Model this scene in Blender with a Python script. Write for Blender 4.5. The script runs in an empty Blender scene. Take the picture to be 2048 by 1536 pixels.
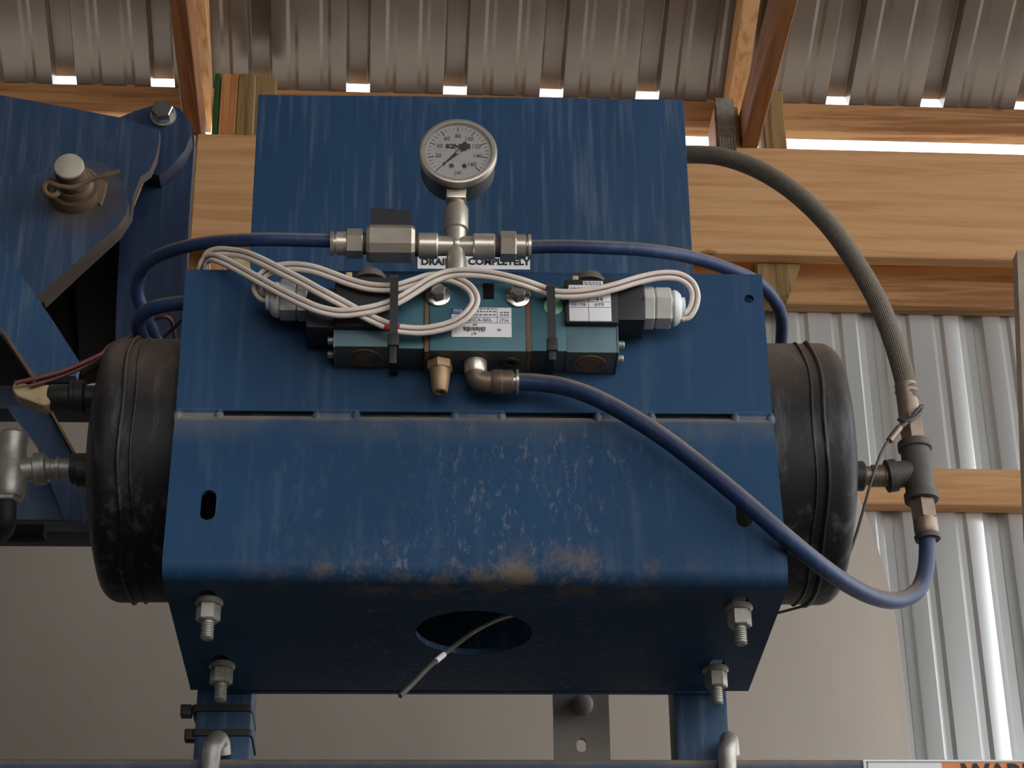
import bpy, bmesh, math, random
from math import sin, cos, pi, radians, sqrt, atan2
from mathutils import Vector, Matrix

random.seed(7)
scene = bpy.context.scene
coll = scene.collection
V = Vector

# ------------------------------------------------------------------ camera
CAM = V((-0.0356, -1.6461, 1.6))
F = 4452.2                                   # focal length in pixels of the 2048 px wide frame
YAW, PITCH, ROLL = 0.0403, 0.4987, -0.0123
FWD = V((sin(YAW) * cos(PITCH), cos(YAW) * cos(PITCH), sin(PITCH)))
_r0 = V((cos(YAW), -sin(YAW), 0)); _u0 = _r0.cross(FWD)
RIGHT = cos(ROLL) * _r0 + sin(ROLL) * _u0
UP = -sin(ROLL) * _r0 + cos(ROLL) * _u0
cd = bpy.data.cameras.new('camera'); cam = bpy.data.objects.new('camera', cd); coll.objects.link(cam)
cd.sensor_width = 36; cd.lens = F / 2048 * 36; cd.clip_start = 0.05; cd.clip_end = 200
cam.matrix_world = Matrix(((RIGHT.x, UP.x, -FWD.x, CAM.x), (RIGHT.y, UP.y, -FWD.y, CAM.y),
                           (RIGHT.z, UP.z, -FWD.z, CAM.z), (0, 0, 0, 1)))
scene.camera = cam

# ------------------------------------------------------------------ sky, sun, exposure
world = bpy.data.worlds.new('sky'); scene.world = world; world.use_nodes = True
wn = world.node_tree.nodes
wn['Background'].inputs['Color'].default_value = (0.93, 0.96, 1.0, 1)
wn['Background'].inputs['Strength'].default_value = 1.0
sd = bpy.data.lights.new('sun', 'SUN'); sd.energy = 1.2; sd.angle = radians(12); sd.color = (1, 0.95, 0.87)
so = bpy.data.objects.new('sun', sd); coll.objects.link(so)
so.rotation_euler = V((0.8, 0.1, -0.9)).to_track_quat('-Z', 'Y').to_euler()
vs = scene.view_settings
vs.view_transform = 'Standard'; vs.look = 'None'; vs.gamma = 1; vs.use_curve_mapping = False
vs.exposure = 1.85

# ------------------------------------------------------------------ pixel helpers (pixel + depth -> point of the place)
def ray(x, y): return (x - 1024) / F * RIGHT - (y - 768) / F * UP + FWD
def onplane(x, y, p0, n):
    d = ray(x, y); return CAM + d * ((p0 - CAM).dot(n) / d.dot(n))
def P(x, y, Y): return onplane(x, y, V((0, Y, 0)), V((0, 1, 0)))
def PZ(x, y, z): return onplane(x, y, V((0, 0, z)), V((0, 0, 1)))
def sc(p): return (V(p) - CAM).dot(FWD) / F          # metres per pixel at a point
BETA = -0.025
BO = V((0, 2.45, 0)); BX = V((cos(BETA), -sin(BETA), 0)); BY = V((sin(BETA), cos(BETA), 0)); BZ = V((0, 0, 1))
def B(u, v, z): return BO + BX * u + BY * v + BZ * z
def UB(x, y, v):
    p = onplane(x, y, BO + BY * v, BY); return (p - BO).dot(BX), p.z

# ------------------------------------------------------------------ materials
def lin(c):
    c = c / 255
    return c / 12.92 if c <= 0.04045 else ((c + 0.055) / 1.055) ** 2.4
def RGB(r, g, b): return (lin(r), lin(g), lin(b), 1)
class N:
    def __init__(s, name):
        s.m = bpy.data.materials.new(name); s.m.use_nodes = True
        s.t = s.m.node_tree; s.b = s.t.nodes['Principled BSDF']; s.tc = s.t.nodes.new('ShaderNodeTexCoord')
    def new(s, typ, **kw):
        n = s.t.nodes.new(typ)
        for k, v in kw.items(): setattr(n, k, v)
        return n
    def link(s, a, b): s.t.links.new(a, b)
    def noise(s, scale=5, detail=4, rough=0.6, stretch=(1, 1, 1), coord='Object', dist=0):
        mp = s.new('ShaderNodeMapping'); mp.inputs['Scale'].default_value = stretch
        s.link(s.tc.outputs[coord], mp.inputs[0])
        n = s.new('ShaderNodeTexNoise'); n.inputs['Scale'].default_value = scale
        n.inputs['Detail'].default_value = detail; n.inputs['Roughness'].default_value = rough
        n.inputs['Distortion'].default_value = dist
        s.link(mp.outputs[0], n.inputs['Vector']); return n.outputs['Fac']
    def ramp(s, fac, stops):
        r = s.new('ShaderNodeValToRGB'); s.link(fac, r.inputs[0]); el = r.color_ramp.elements
        while len(el) < len(stops): el.new(0.5)
        for e, (p, c) in zip(el, stops):
            e.position = p; e.color = c if hasattr(c, '__len__') else (c, c, c, 1)
        return r.outputs[0]
    def mix(s, fac, a, b, mode='MIX'):
        n = s.new('ShaderNodeMix', data_type='RGBA', blend_type=mode)
        for sock, v in ((n.inputs[0], fac), (n.inputs[6], a), (n.inputs[7], b)):
            if hasattr(v, 'is_output'): s.link(v, sock)
            elif hasattr(v, '__len__'): sock.default_value = v
            else: sock.default_value = v
        return n.outputs[2]
    def math(s, op, a, b=0.0):
        n = s.new('ShaderNodeMath', operation=op); n.use_clamp = False
        for sock, v in zip(n.inputs, (a, b)):
            if hasattr(v, 'is_output'): s.link(v, sock)
            else: sock.default_value = v
        return n.outputs[0]
    def up(s, lo=0.3, hi=0.95):
        g = s.new('ShaderNodeNewGeometry'); x = s.new('ShaderNodeSeparateXYZ'); s.link(g.outputs['Normal'], x.inputs[0])
        m = s.new('ShaderNodeMapRange'); m.inputs[1].default_value = lo; m.inputs[2].default_value = hi
        s.link(x.outputs[2], m.inputs[0]); return m.outputs[0]
    def objz(s, lo, hi, axis=2):
        x = s.new('ShaderNodeSeparateXYZ'); s.link(s.tc.outputs['Object'], x.inputs[0])
        m = s.new('ShaderNodeMapRange'); m.inputs[1].default_value = lo; m.inputs[2].default_value = hi
        s.link(x.outputs[axis], m.inputs[0]); return m.outputs[0]
    def base(s, c):
        if hasattr(c, 'is_output'): s.link(c, s.b.inputs['Base Color'])
        else: s.b.inputs['Base Color'].default_value = c
    def fin(s, rough=0.5, metal=0.0, bump=None, bstr=0.2, bdist=0.002, spec=0.5):
        for k, v in (('Roughness', rough), ('Metallic', metal), ('Specular IOR Level', spec)):
            if hasattr(v, 'is_output'): s.link(v, s.b.inputs[k])
            else: s.b.inputs[k].default_value = v
        if bump is not None:
            n = s.new('ShaderNodeBump'); n.inputs['Strength'].default_value = bstr; n.inputs['Distance'].default_value = bdist
            s.link(bump, n.inputs['Height']); s.link(n.outputs[0], s.b.inputs['Normal'])
        return s.m

DUST = RGB(150, 132, 110)
def paint(name, c, dust=0.5, streak=0.2, fleck=0.0, rough=0.5, rust=0.0, lo=0.3, hi=0.95, edge=0.0, mud=None):
    s = N(name)
    big = s.noise(6, 3); tone = s.ramp(big, [(0.3, 0.82), (0.7, 1.12)])
    col = s.mix(1.0, c, tone, 'MULTIPLY')
    st = s.ramp(s.noise(15, 5, 0.65, (9, 9, 0.5)), [(0.5, 0.0), (0.72, 1.0)])
    col = s.mix(s.math('MULTIPLY', st, streak), col, RGB(128, 132, 138))
    if fleck:
        fl = s.ramp(s.noise(34, 6, 0.72, (3.4, 3.4, 1)), [(0.61, 0.0), (0.68, 1.0)])
        area = s.ramp(s.noise(5.5, 2, 0.5, (1, 1, .7)), [(0.45, 0.0), (0.62, 1.0)])
        col = s.mix(s.math('MULTIPLY', s.math('MULTIPLY', fl, area), fleck), col, RGB(158, 150, 140))
    if rust:
        rs = s.ramp(s.noise(14, 6, 0.7), [(0.5, 0.0), (0.66, 1.0)])
        col = s.mix(s.math('MULTIPLY', rs, rust), col, RGB(92, 66, 44))
    if mud:                                   # mud splashed round a point (x, z)
        x = s.new('ShaderNodeSeparateXYZ'); s.link(s.tc.outputs['Object'], x.inputs[0])
        dx = s.math('SUBTRACT', x.outputs[0], mud[0]); dz = s.math('SUBTRACT', x.outputs[2], mud[1])
        d2 = s.math('SQRT', s.math('ADD', s.math('MULTIPLY', dx, dx), s.math('MULTIPLY', dz, dz)))
        d2 = s.math('ADD', d2, s.math('MULTIPLY', s.noise(30, 5, 0.65), mud[2] * 0.9))
        m = s.ramp(s.math('DIVIDE', d2, mud[2] * 2), [(0.38, 1.0), (0.75, 0.0)])
        col = s.mix(s.math('MULTIPLY', m, 0.85), col, RGB(86, 70, 54))
    if edge:                                  # mud caked on the cut edges of a plate
        g = s.new('ShaderNodeNewGeometry'); x = s.new('ShaderNodeSeparateXYZ'); s.link(g.outputs['Normal'], x.inputs[0])
        e = s.ramp(s.math('ABSOLUTE', x.outputs[1]), [(0.35, 1.0), (0.6, 0.0)])
        col = s.mix(s.math('MULTIPLY', e, edge), col, RGB(74, 58, 43))
    dn = s.ramp(s.noise(22, 5, 0.7), [(0.25, 0.35), (0.7, 1.0)])
    col = s.mix(s.math('MULTIPLY', s.math('MULTIPLY', s.up(lo, hi), dn), dust), col, DUST)
    s.base(col)
    return s.fin(rough, 0, s.noise(140, 3), 0.06, 0.001, 0.4)

BLUE = RGB(35, 68, 100)
M_blue = paint('blue_paint', BLUE, 0.8, 0.30, 0.0)
M_blue_dk = paint('blue_paint_arm_shaded', RGB(34, 56, 84), 0.7, 0.2, 0.0, rust=0.12, edge=0.85)  # blue base darkened to paint in the shade on the left side
M_upright = paint('blue_paint_upright_shaded', RGB(24, 44, 72), 0.7, 0.12, edge=0.3)  # same blue made navy: shade on the upright and lug put into the colour
M_beam = paint('blue_beam_paint', BLUE, 0.95, 0.15, lo=0.02, hi=0.5)
def bracket_mat():
    s = N('blue_bracket_paint')
    tone = s.ramp(s.noise(5, 3), [(0.3, 0.85), (0.7, 1.1)])
    col = s.mix(1.0, BLUE, tone, 'MULTIPLY')
    st = s.ramp(s.noise(9, 5, 0.6, (10, 10, 0.6)), [(0.52, 0.0), (0.75, 1.0)])
    col = s.mix(s.math('MULTIPLY', st, 0.16), col, RGB(120, 130, 142))
    fl = s.ramp(s.noise(60, 6, 0.75, (2.6, 2.6, 1)), [(0.55, 0.0), (0.66, 1.0)])
    area = s.math('MULTIPLY', s.ramp(s.noise(5.0, 2, 0.5), [(0.32, 0.0), (0.55, 1.0)]), s.objz(2.47, 2.45))
    midx = s.new('ShaderNodeSeparateXYZ'); s.link(s.tc.outputs['Object'], midx.inputs[0])
    ax = s.math('ABSOLUTE', midx.outputs[0])
    mr = s.new('ShaderNodeMapRange'); mr.inputs[1].default_value = 0.2; mr.inputs[2].default_value = 0.08; s.link(ax, mr.inputs[0])
    col = s.mix(s.math('MULTIPLY', s.math('MULTIPLY', s.math('MULTIPLY', fl, area), mr.outputs[0]), 0.34), col, RGB(165, 155, 145))
    # dried mud along the lower fold
    band = s.math('MULTIPLY', s.objz(2.352, 2.320), s.objz(0.035, 0.004, 1))
    mud = s.ramp(s.noise(26, 6, 0.75, (1, 1, .8)), [(0.47, 0.0), (0.6, 1.0)])
    col = s.mix(s.math('MULTIPLY', s.math('MULTIPLY', s.math('MULTIPLY', band, mud), mr.outputs[0]), 0.8), col, RGB(120, 104, 86))
    lip = s.objz(2.4595, 2.4635)
    ledge = s.math('MULTIPLY', s.math('ADD', s.objz(2.436, 2.464), s.math('MULTIPLY', lip, 1.1)), s.objz(2.4690, 2.4680))
    lm = s.ramp(s.noise(11, 5, 0.65), [(0.35, 0.05), (0.65, 1.0)])
    col = s.mix(s.math('MULTIPLY', s.math('MULTIPLY', ledge, lm), 0.42), col, RGB(128, 122, 112))
    dn = s.ramp(s.noise(30, 5, 0.7), [(0.25, 0.4), (0.65, 1.0)])
    col = s.mix(s.math('MULTIPLY', s.math('MULTIPLY', s.up(0.15, 0.8), dn), 0.75), col, DUST)
    s.base(col)
    return s.fin(0.6, 0, s.noise(150, 3), 0.05, 0.001, 0.25)
M_bracket = bracket_mat()

def simple(name, c, rough=0.5, metal=0.0, var=0.15, nscale=30, dust=0.0, spec=0.5, bump=0.0, grime=0.0):
    s = N(name)
    t = s.ramp(s.noise(nscale, 4), [(0.3, 1 - var), (0.7, 1 + var * 0.6)])
    col = s.mix(1.0, c, t, 'MULTIPLY')
    if dust:
        dn = s.ramp(s.noise(25, 5, 0.7), [(0.3, 0.3), (0.7, 1.0)])
        col = s.mix(s.math('MULTIPLY', s.math('MULTIPLY', s.up(0.1, 0.85), dn), dust), col, DUST)
    if grime:
        gn = s.ramp(s.noise(40, 5, 0.7), [(0.2, 0.5), (0.6, 1.0)])
        col = s.mix(s.math('MULTIPLY', s.math('MULTIPLY', s.up(-0.3, -0.8), gn), grime), col, RGB(92, 80, 64))
    s.base(col)
    return s.fin(rough, metal, s.noise(nscale * 8, 2) if bump else None, bump, 0.001, spec)

M_black = simple('black_plastic', RGB(38, 37, 37), 0.55, dust=0.45)
M_rubber = simple('black_rubber', RGB(34, 33, 33), 0.7, dust=0.3)
M_teal = simple('teal_paint', RGB(62, 104, 116), 0.42, var=0.25, nscale=18, dust=0.55, grime=0.75)
M_teal_l = simple('teal_paint_worn', RGB(92, 120, 128), 0.45, var=0.3, nscale=22, dust=0.5, grime=0.75)
M_gasket = simple('brown_gasket', RGB(120, 92, 66), 0.7, var=0.3, nscale=60)
M_grime = simple('brown_grime', RGB(112, 96, 76), 0.8, var=0.35, nscale=60)
M_chrome = simple('zinc_bolt', RGB(205, 203, 196), 0.22, 0.95, var=0.1)
M_galv = simple('galvanised_steel', RGB(168, 164, 155), 0.45, 0.6, var=0.3, nscale=60, bump=0.15)
M_nickel = simple('nickel_brass', RGB(206, 196, 180), 0.32, 0.65, var=0.2, nscale=40, dust=0.35)
M_brass = simple('weathered_brass', RGB(168, 138, 104), 0.5, 0.45, var=0.25, nscale=50, bump=0.2)
M_dull = simple('dull_iron', RGB(86, 80, 74), 0.6, 0.35, var=0.3, nscale=50, bump=0.3)
M_plated = simple('tarnished_fitting', RGB(140, 122, 104), 0.45, 0.55, var=0.35, nscale=40)
M_gland = simple('grey_gland', RGB(205, 203, 195), 0.5, 0.0, var=0.12, nscale=40, dust=0.25)
M_glandw = simple('white_gland', RGB(225, 226, 224), 0.45, 0.0, var=0.06)
M_white = simple('white_print_stock', RGB(232, 229, 228), 0.5, var=0.05)
M_ink = simple('black_ink', RGB(30, 28, 28), 0.6, var=0.05)
M_inkg = simple('grey_ink', RGB(105, 103, 104), 0.6, var=0.05)
M_inkb = simple('blue_ink', RGB(40, 78, 160), 0.5, var=0.05)
M_orange = simple('orange_warning_ink', RGB(226, 132, 60), 0.5, var=0.06)
M_green = simple('mint_sticker', RGB(160, 212, 184), 0.5, var=0.1)
M_wire = simple('white_wire', RGB(226, 212, 200), 0.5, var=0.12, nscale=30, dust=0.3)
M_wirer = simple('red_wire', RGB(126, 66, 62), 0.5, var=0.3, nscale=25, dust=0.25)
M_sleeve = simple('red_sleeve', RGB(186, 48, 62), 0.5, var=0.1)
M_hose = paint('blue_hose', RGB(36, 56, 92), 1.15, 0.15, rough=0.45, lo=0.0, hi=0.7)
M_steelgrey = simple('grey_painted_steel', RGB(160, 152, 142), 0.6, var=0.15, nscale=25)
M_dark = simple('dark_steel_and_cavity_shade', RGB(22, 18, 16), 0.85, var=0.4, nscale=12, dust=0.3, spec=0.2)  # near-black base, also stands for the shade of the cavity behind the arm
M_navy = simple('dark_navy_steel', RGB(24, 36, 54), 0.6, var=0.25, nscale=12, dust=0.5)
M_rust = simple('rusty_steel', RGB(108, 84, 62), 0.8, var=0.4, nscale=40, bump=0.4)
M_pinend = simple('worn_pin_end', RGB(178, 168, 152), 0.55, 0.3, var=0.2, nscale=40)
M_tan = simple('tan_connector', RGB(196, 172, 130), 0.6, var=0.25, nscale=50)
M_foam = simple('yellow_foam', RGB(186, 166, 110), 0.9, var=0.3, nscale=120, bump=0.5)
M_dial = simple('dial_face', RGB(214, 210, 208), 0.6, var=0.06)
M_case = simple('gauge_case_steel', RGB(120, 116, 110), 0.4, 0.75, var=0.2, nscale=30, dust=0.3)
M_bezel = simple('gauge_bezel_steel', RGB(190, 180, 168), 0.36, 0.7, var=0.12, nscale=50, dust=0.2)

def tank_mat():
    s = N('black_tank_paint')
    t = s.ramp(s.noise(9, 4, 0.6, (1, 1, .6)), [(0.3, 0.7), (0.7, 1.3)])
    col = s.mix(1.0, RGB(27, 27, 29), t, 'MULTIPLY')
    st = s.ramp(s.noise(10, 5, 0.65, (7, 7, 0.8)), [(0.52, 0.0), (0.72, 1.0)])
    col = s.mix(s.math('MULTIPLY', st, 0.32), col, RGB(130, 128, 128))
    dn = s.ramp(s.noise(14, 6, 0.7), [(0.25, 0.5), (0.65, 1.0)])
    col = s.mix(s.math('MULTIPLY', s.math('MULTIPLY', s.up(0.05, 0.75), dn), 0.85), col, RGB(122, 106, 92))
    s.base(col); return s.fin(0.55, 0, s.noise(60, 4), 0.1, 0.002, 0.35)
M_tank = tank_mat()

def beige_mat():
    s = N('beige_tank_wall')
    t = s.ramp(s.noise(1.4, 4, 0.6, (1, 1, 0.35)), [(0.3, 0.86), (0.7, 1.08)])
    col = s.mix(1.0, RGB(150, 139, 127), t, 'MULTIPLY')
    sp = s.ramp(s.noise(16, 5, 0.7), [(0.66, 0.0), (0.74, 1.0)])
    col = s.mix(s.math('MULTIPLY', sp, 0.3), col, RGB(112, 92, 74))
    s.base(col); return s.fin(0.55, 0, s.noise(12, 3), 0.05, 0.004, 0.3)
M_beige = beige_mat()

def sheet_mat(name, c, rough, metal):
    s = N(name)
    t = s.ramp(s.noise(2.5, 5, 0.6, (3, 3, 0.5)), [(0.3, 0.88), (0.7, 1.06)])
    s.base(s.mix(1.0, c, t, 'MULTIPLY'))
    return s.fin(rough, metal, s.noise(5, 2), 0.02, 0.01, 0.5)
M_wall = sheet_mat('wall_sheet_metal', RGB(222, 224, 223), 0.24, 0.55)
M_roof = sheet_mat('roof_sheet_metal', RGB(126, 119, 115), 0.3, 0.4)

def wood(name, c0, c1, axis, knots=True):
    s = N(name)
    st = [15.0, 15.0, 15.0]; st[axis] = 0.7
    g = s.noise(3.2, 7, 0.62, tuple(st), dist=0.6)
    dk = tuple(k * 0.86 for k in c1[:3]) + (1,)
    col = s.ramp(g, [(0.27, dk), (0.38, c1), (0.52, c0), (0.72, tuple(min(1, k * 1.1) for k in c0[:3]) + (1,))])
    if knots:
        mp = s.new('ShaderNodeMapping'); ks = [11.0, 11.0, 11.0]; ks[axis] = 6.0
        mp.inputs['Scale'].default_value = ks; s.link(s.tc.outputs['Object'], mp.inputs[0])
        vo = s.new('ShaderNodeTexVoronoi'); vo.inputs['Scale'].default_value = 1.0; s.link(mp.outputs[0], vo.inputs['Vector'])
        k = s.ramp(vo.outputs['Distance'], [(0.08, 1.0), (0.15, 0.0)])
        col = s.mix(s.math('MULTIPLY', k, 0.62), col, RGB(96, 58, 32))
    s.base(col); return s.fin(0.68, 0, g, 0.12, 0.004, 0.25)
W0, W1 = RGB(206, 160, 114), RGB(194, 144, 98)
M_woodx = wood('fresh_pine', W0, W1, 0)
M_woodx2 = wood('brown_pine', RGB(178, 136, 94), RGB(146, 102, 66), 0)
M_woody = wood('truss_pine', RGB(160, 110, 74), RGB(130, 84, 54), 1, False)
M_woodyl = wood('light_truss_pine', RGB(228, 180, 132), RGB(206, 150, 100), 1, False)
M_woodz = wood('post_pine', RGB(202, 142, 92), RGB(170, 112, 68), 2, False)
M_woodg = wood('treated_pine', RGB(148, 122, 82), RGB(112, 88, 54), 2, False)
M_woodgr = wood('green_stained_pine', RGB(40, 84, 42), RGB(30, 62, 32), 2, False)
def ground_mat(name, a, b, scale):
    s = N(name); s.base(s.ramp(s.noise(scale, 8, 0.7), [(0.3, a), (0.7, b)]))
    return s.fin(0.95, 0, s.noise(scale * 8, 5), 0.4, 0.02, 0.1)
M_dirt = ground_mat('packed_dirt', RGB(50, 43, 37), RGB(70, 60, 52), 1.5)
M_gravel = ground_mat('pale_gravel', RGB(138, 132, 122), RGB(164, 157, 146), 3)

def braid_mat():
    s = N('braided_hose_sheath')
    uv = s.new('ShaderNodeSeparateXYZ'); s.link(s.tc.outputs['UV'], uv.inputs[0])
    a = s.math('ADD', s.math('MULTIPLY', uv.outputs[0], 16.0), s.math('MULTIPLY', uv.outputs[1], 330.0))
    b = s.math('SUBTRACT', s.math('MULTIPLY', uv.outputs[0], 16.0), s.math('MULTIPLY', uv.outputs[1], 330.0))
    h = s.math('MULTIPLY', s.math('SINE', s.math('MULTIPLY', a, 2 * pi)), s.math('SINE', s.math('MULTIPLY', b, 2 * pi)))
    hh = s.math('ADD', s.math('MULTIPLY', h, 0.5), 0.5)
    col = s.ramp(hh, [(0.2, RGB(72, 64, 56)), (0.75, RGB(150, 138, 122))])
    s.base(s.mix(s.math('MULTIPLY', s.up(0.1, 0.9), 0.4), col, RGB(150, 140, 126)))
    return s.fin(0.6, 0.15, hh, 0.6, 0.002, 0.4)
M_braid = braid_mat()

def glass_mat():
    m = bpy.data.materials.new('gauge_glass'); m.use_nodes = True; t = m.node_tree
    t.nodes.remove(t.nodes['Principled BSDF']); out = t.nodes['Material Output']
    tr = t.nodes.new('ShaderNodeBsdfTransparent'); gl = t.nodes.new('ShaderNodeBsdfGlossy'); gl.inputs['Roughness'].default_value = 0.06
    df = t.nodes.new('ShaderNodeBsdfDiffuse'); df.inputs['Color'].default_value = RGB(190, 175, 158)
    n = t.nodes.new('ShaderNodeTexNoise'); n.inputs['Scale'].default_value = 60
    r = t.nodes.new('ShaderNodeMapRange'); r.inputs[1].default_value = 0.45; r.inputs[2].default_value = 0.8; r.inputs[4].default_value = 0.35
    t.links.new(n.outputs[0], r.inputs[0])
    fr = t.nodes.new('ShaderNodeFresnel'); fr.inputs[0].default_value = 1.45
    m1 = t.nodes.new('ShaderNodeMixShader'); m2 = t.nodes.new('ShaderNodeMixShader')
    t.links.new(r.outputs[0], m1.inputs[0]); t.links.new(tr.outputs[0], m1.inputs[1]); t.links.new(df.outputs[0], m1.inputs[2])
    t.links.new(fr.outputs[0], m2.inputs[0]); t.links.new(m1.outputs[0], m2.inputs[1]); t.links.new(gl.outputs[0], m2.inputs[2])
    t.links.new(m2.outputs[0], out.inputs['Surface']); return m
M_glass = glass_mat()

# ------------------------------------------------------------------ object helpers
def finish(bm, angle=35):
    bmesh.ops.recalc_face_normals(bm, faces=bm.faces)
    me = bpy.data.meshes.new('m'); bm.to_mesh(me); bm.free()
    for p in me.polygons: p.use_smooth = True
    me.set_sharp_from_angle(angle=radians(angle))
    return me
def tag(o, label=None, cat=None, group=None, kind=None):
    for k, v in (('label', label), ('category', cat), ('group', group), ('kind', kind)):
        if v: o[k] = v
    return o
def empty(name, loc, label=None, cat=None, group=None, kind=None):
    o = bpy.data.objects.new(name, None); coll.objects.link(o); o.location = loc; o.empty_display_size = 0.02
    return tag(o, label, cat, group, kind)
def part(name, bm, mat, parent, label=None, angle=35, kind=None):
    me = bm if isinstance(bm, bpy.types.Mesh) else finish(bm, angle)
    me.name = name; me.materials.append(mat)
    o = bpy.data.objects.new(name, me); coll.objects.link(o); o.parent = parent
    if parent.type == 'EMPTY': o.location = -V(parent.location)
    elif parent.get('_own'): o.location = -V(parent.location)
    return tag(o, label, kind=kind)
def solo(name, bm, mat, label=None, cat=None, group=None, kind=None, angle=35):
    me = finish(bm, angle); me.name = name; me.materials.append(mat)
    xs = [v.co for v in me.vertices]
    lo = V([min(c[i] for c in xs) for i in range(3)]); hi = V([max(c[i] for c in xs) for i in range(3)])
    base = V(((lo.x + hi.x) / 2, (lo.y + hi.y) / 2, lo.z))
    me.transform(Matrix.Translation(-base))
    o = bpy.data.objects.new(name, me); coll.objects.link(o); o.location = base; o['_own'] = 1
    return tag(o, label, cat, group, kind)

def bm_(): return bmesh.new()
def frame(axis):
    a = V(axis).normalized(); h = V((0, 0, 1)) if abs(a.z) < 0.9 else V((1, 0, 0))
    b = a.cross(h).normalized(); return a, b, a.cross(b).normalized()
def lathe(bm, o, axis, prof, seg=24, ph=0.0, cap0=True, cap1=True):
    """prof = [(height, radius)] along axis from o"""
    o = V(o); a, b, c = frame(axis); rings = []
    for h, r in prof:
        if r < 1e-6: rings.append([bm.verts.new(o + a * h)])
        else: rings.append([bm.verts.new(o + a * h + (b * cos(ph + 2 * pi * i / seg) + c * sin(ph + 2 * pi * i / seg)) * r) for i in range(seg)])
    for r0, r1 in zip(rings, rings[1:]):
        for i in range(seg):
            j = (i + 1) % seg
            if len(r0) == 1 and len(r1) == 1: continue
            if len(r0) == 1: bm.faces.new((r0[0], r1[j], r1[i]))
            elif len(r1) == 1: bm.faces.new((r0[i], r0[j], r1[0]))
            else: bm.faces.new((r0[i], r0[j], r1[j], r1[i]))
    if cap0 and len(rings[0]) > 2: bm.faces.new(rings[0][::-1])
    if cap1 and len(rings[-1]) > 2: bm.faces.new(rings[-1])
    return bm
def cyl(bm, p0, p1, r, seg=20, ch=0.0):
    d = V(p1) - V(p0); L = d.length
    prof = [(0, r), (L, r)] if ch <= 0 else [(0, r - ch), (ch, r), (L - ch, r), (L, r - ch)]
    return lathe(bm, p0, d, prof, seg)
def hexa(bm, p0, p1, af, ch=None, ph=pi / 6):
    """hexagonal prism, af = across flats"""
    d = V(p1) - V(p0); L = d.length; r = af / 2 / cos(pi / 6); c = af * 0.05 if ch is None else ch
    return lathe(bm, p0, d, [(0, r - c), (c, r), (L - c, r), (L, r - c)], 6, ph)
def box(bm, lo, hi, bev=0.0, mat=None, seg=2):
    lo, hi = V(lo), V(hi)
    M = Matrix.Translation((lo + hi) / 2) @ Matrix.Diagonal((*(hi - lo), 1))
    if mat is not None: M = mat @ M
    r = bmesh.ops.create_cube(bm, size=1, matrix=M)
    if bev:
        ed = {e for v in r['verts'] for e in v.link_edges}
        bmesh.ops.bevel(bm, geom=list(ed), offset=bev, segments=seg, affect='EDGES', profile=0.6)
    return bm
def bframe_box(bm, u0, u1, v0, v1, z0, z1, bev=0.003):
    M = Matrix(((BX.x, BY.x, 0, BO.x), (BX.y, BY.y, 0, BO.y), (0, 0, 1, 0), (0, 0, 0, 1)))
    return box(bm, (u0, v0, z0), (u1, v1, z1), bev, M, 1)
def plate(bm, outer, holes, fmap, ext):
    """flat plate with holes: outlines in 2-D, fmap(a, b) -> point, ext = thickness vector"""
    ext = V(ext); edges = []
    for loop in [outer] + list(holes):
        vs_ = [bm.verts.new(fmap(*q)) for q in loop]
        edges += [bm.edges.new((vs_[i], vs_[(i + 1) % len(vs_)])) for i in range(len(vs_))]
    r = bmesh.ops.triangle_fill(bm, use_beauty=True, use_dissolve=False, edges=edges)
    fs = [g for g in r['geom'] if isinstance(g, bmesh.types.BMFace)]
    e = bmesh.ops.extrude_face_region(bm, geom=fs, use_keep_orig=True)
    bmesh.ops.translate(bm, verts=[g for g in e['geom'] if isinstance(g, bmesh.types.BMVert)], vec=ext)
    return bm
def circ(cx, cy, rx, ry=None, n=28):
    ry = rx if ry is None else ry
    return [(cx + rx * cos(2 * pi * i / n), cy + ry * sin(2 * pi * i / n)) for i in range(n)]
def stadium(cx, cy, w, h, n=8):
    r = w / 2; s = h / 2 - r
    return [(cx + r * cos(a), cy + s + r * sin(a)) for a in [pi * i / n for i in range(n + 1)]] + \
           [(cx + r * cos(a), cy - s + r * sin(a)) for a in [pi + pi * i / n for i in range(n + 1)]]
def rrect(x0, y0, x1, y1, r, n=5):
    out = []
    for cx, cy, a0 in ((x1 - r, y1 - r, 0), (x0 + r, y1 - r, pi / 2), (x0 + r, y0 + r, pi), (x1 - r, y0 + r, 1.5 * pi)):
        out += [(cx + r * cos(a0 + pi / 2 * i / n), cy + r * sin(a0 + pi / 2 * i / n)) for i in range(n + 1)]
    return out
def plate_px(bm, pts, Y, t, holes=()):
    return plate(bm, [(q[0], q[1]) for q in pts], holes, lambda a, b: P(a, b, Y), (0, t, 0))
def catmull(pts, k=8):
    pts = [V(p) for p in pts]; q = [2 * pts[0] - pts[1]] + pts + [2 * pts[-1] - pts[-2]]; out = []
    for i in range(1, len(q) - 2):
        p0, p1, p2, p3 = q[i - 1:i + 3]
        for j in range(k):
            t = j / k
            out.append(0.5 * ((2 * p1) + (p2 - p0) * t + (2 * p0 - 5 * p1 + 4 * p2 - p3) * t * t + (3 * p1 - p0 - 3 * p2 + p3) * t ** 3))
    return out + [pts[-1]]
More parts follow.
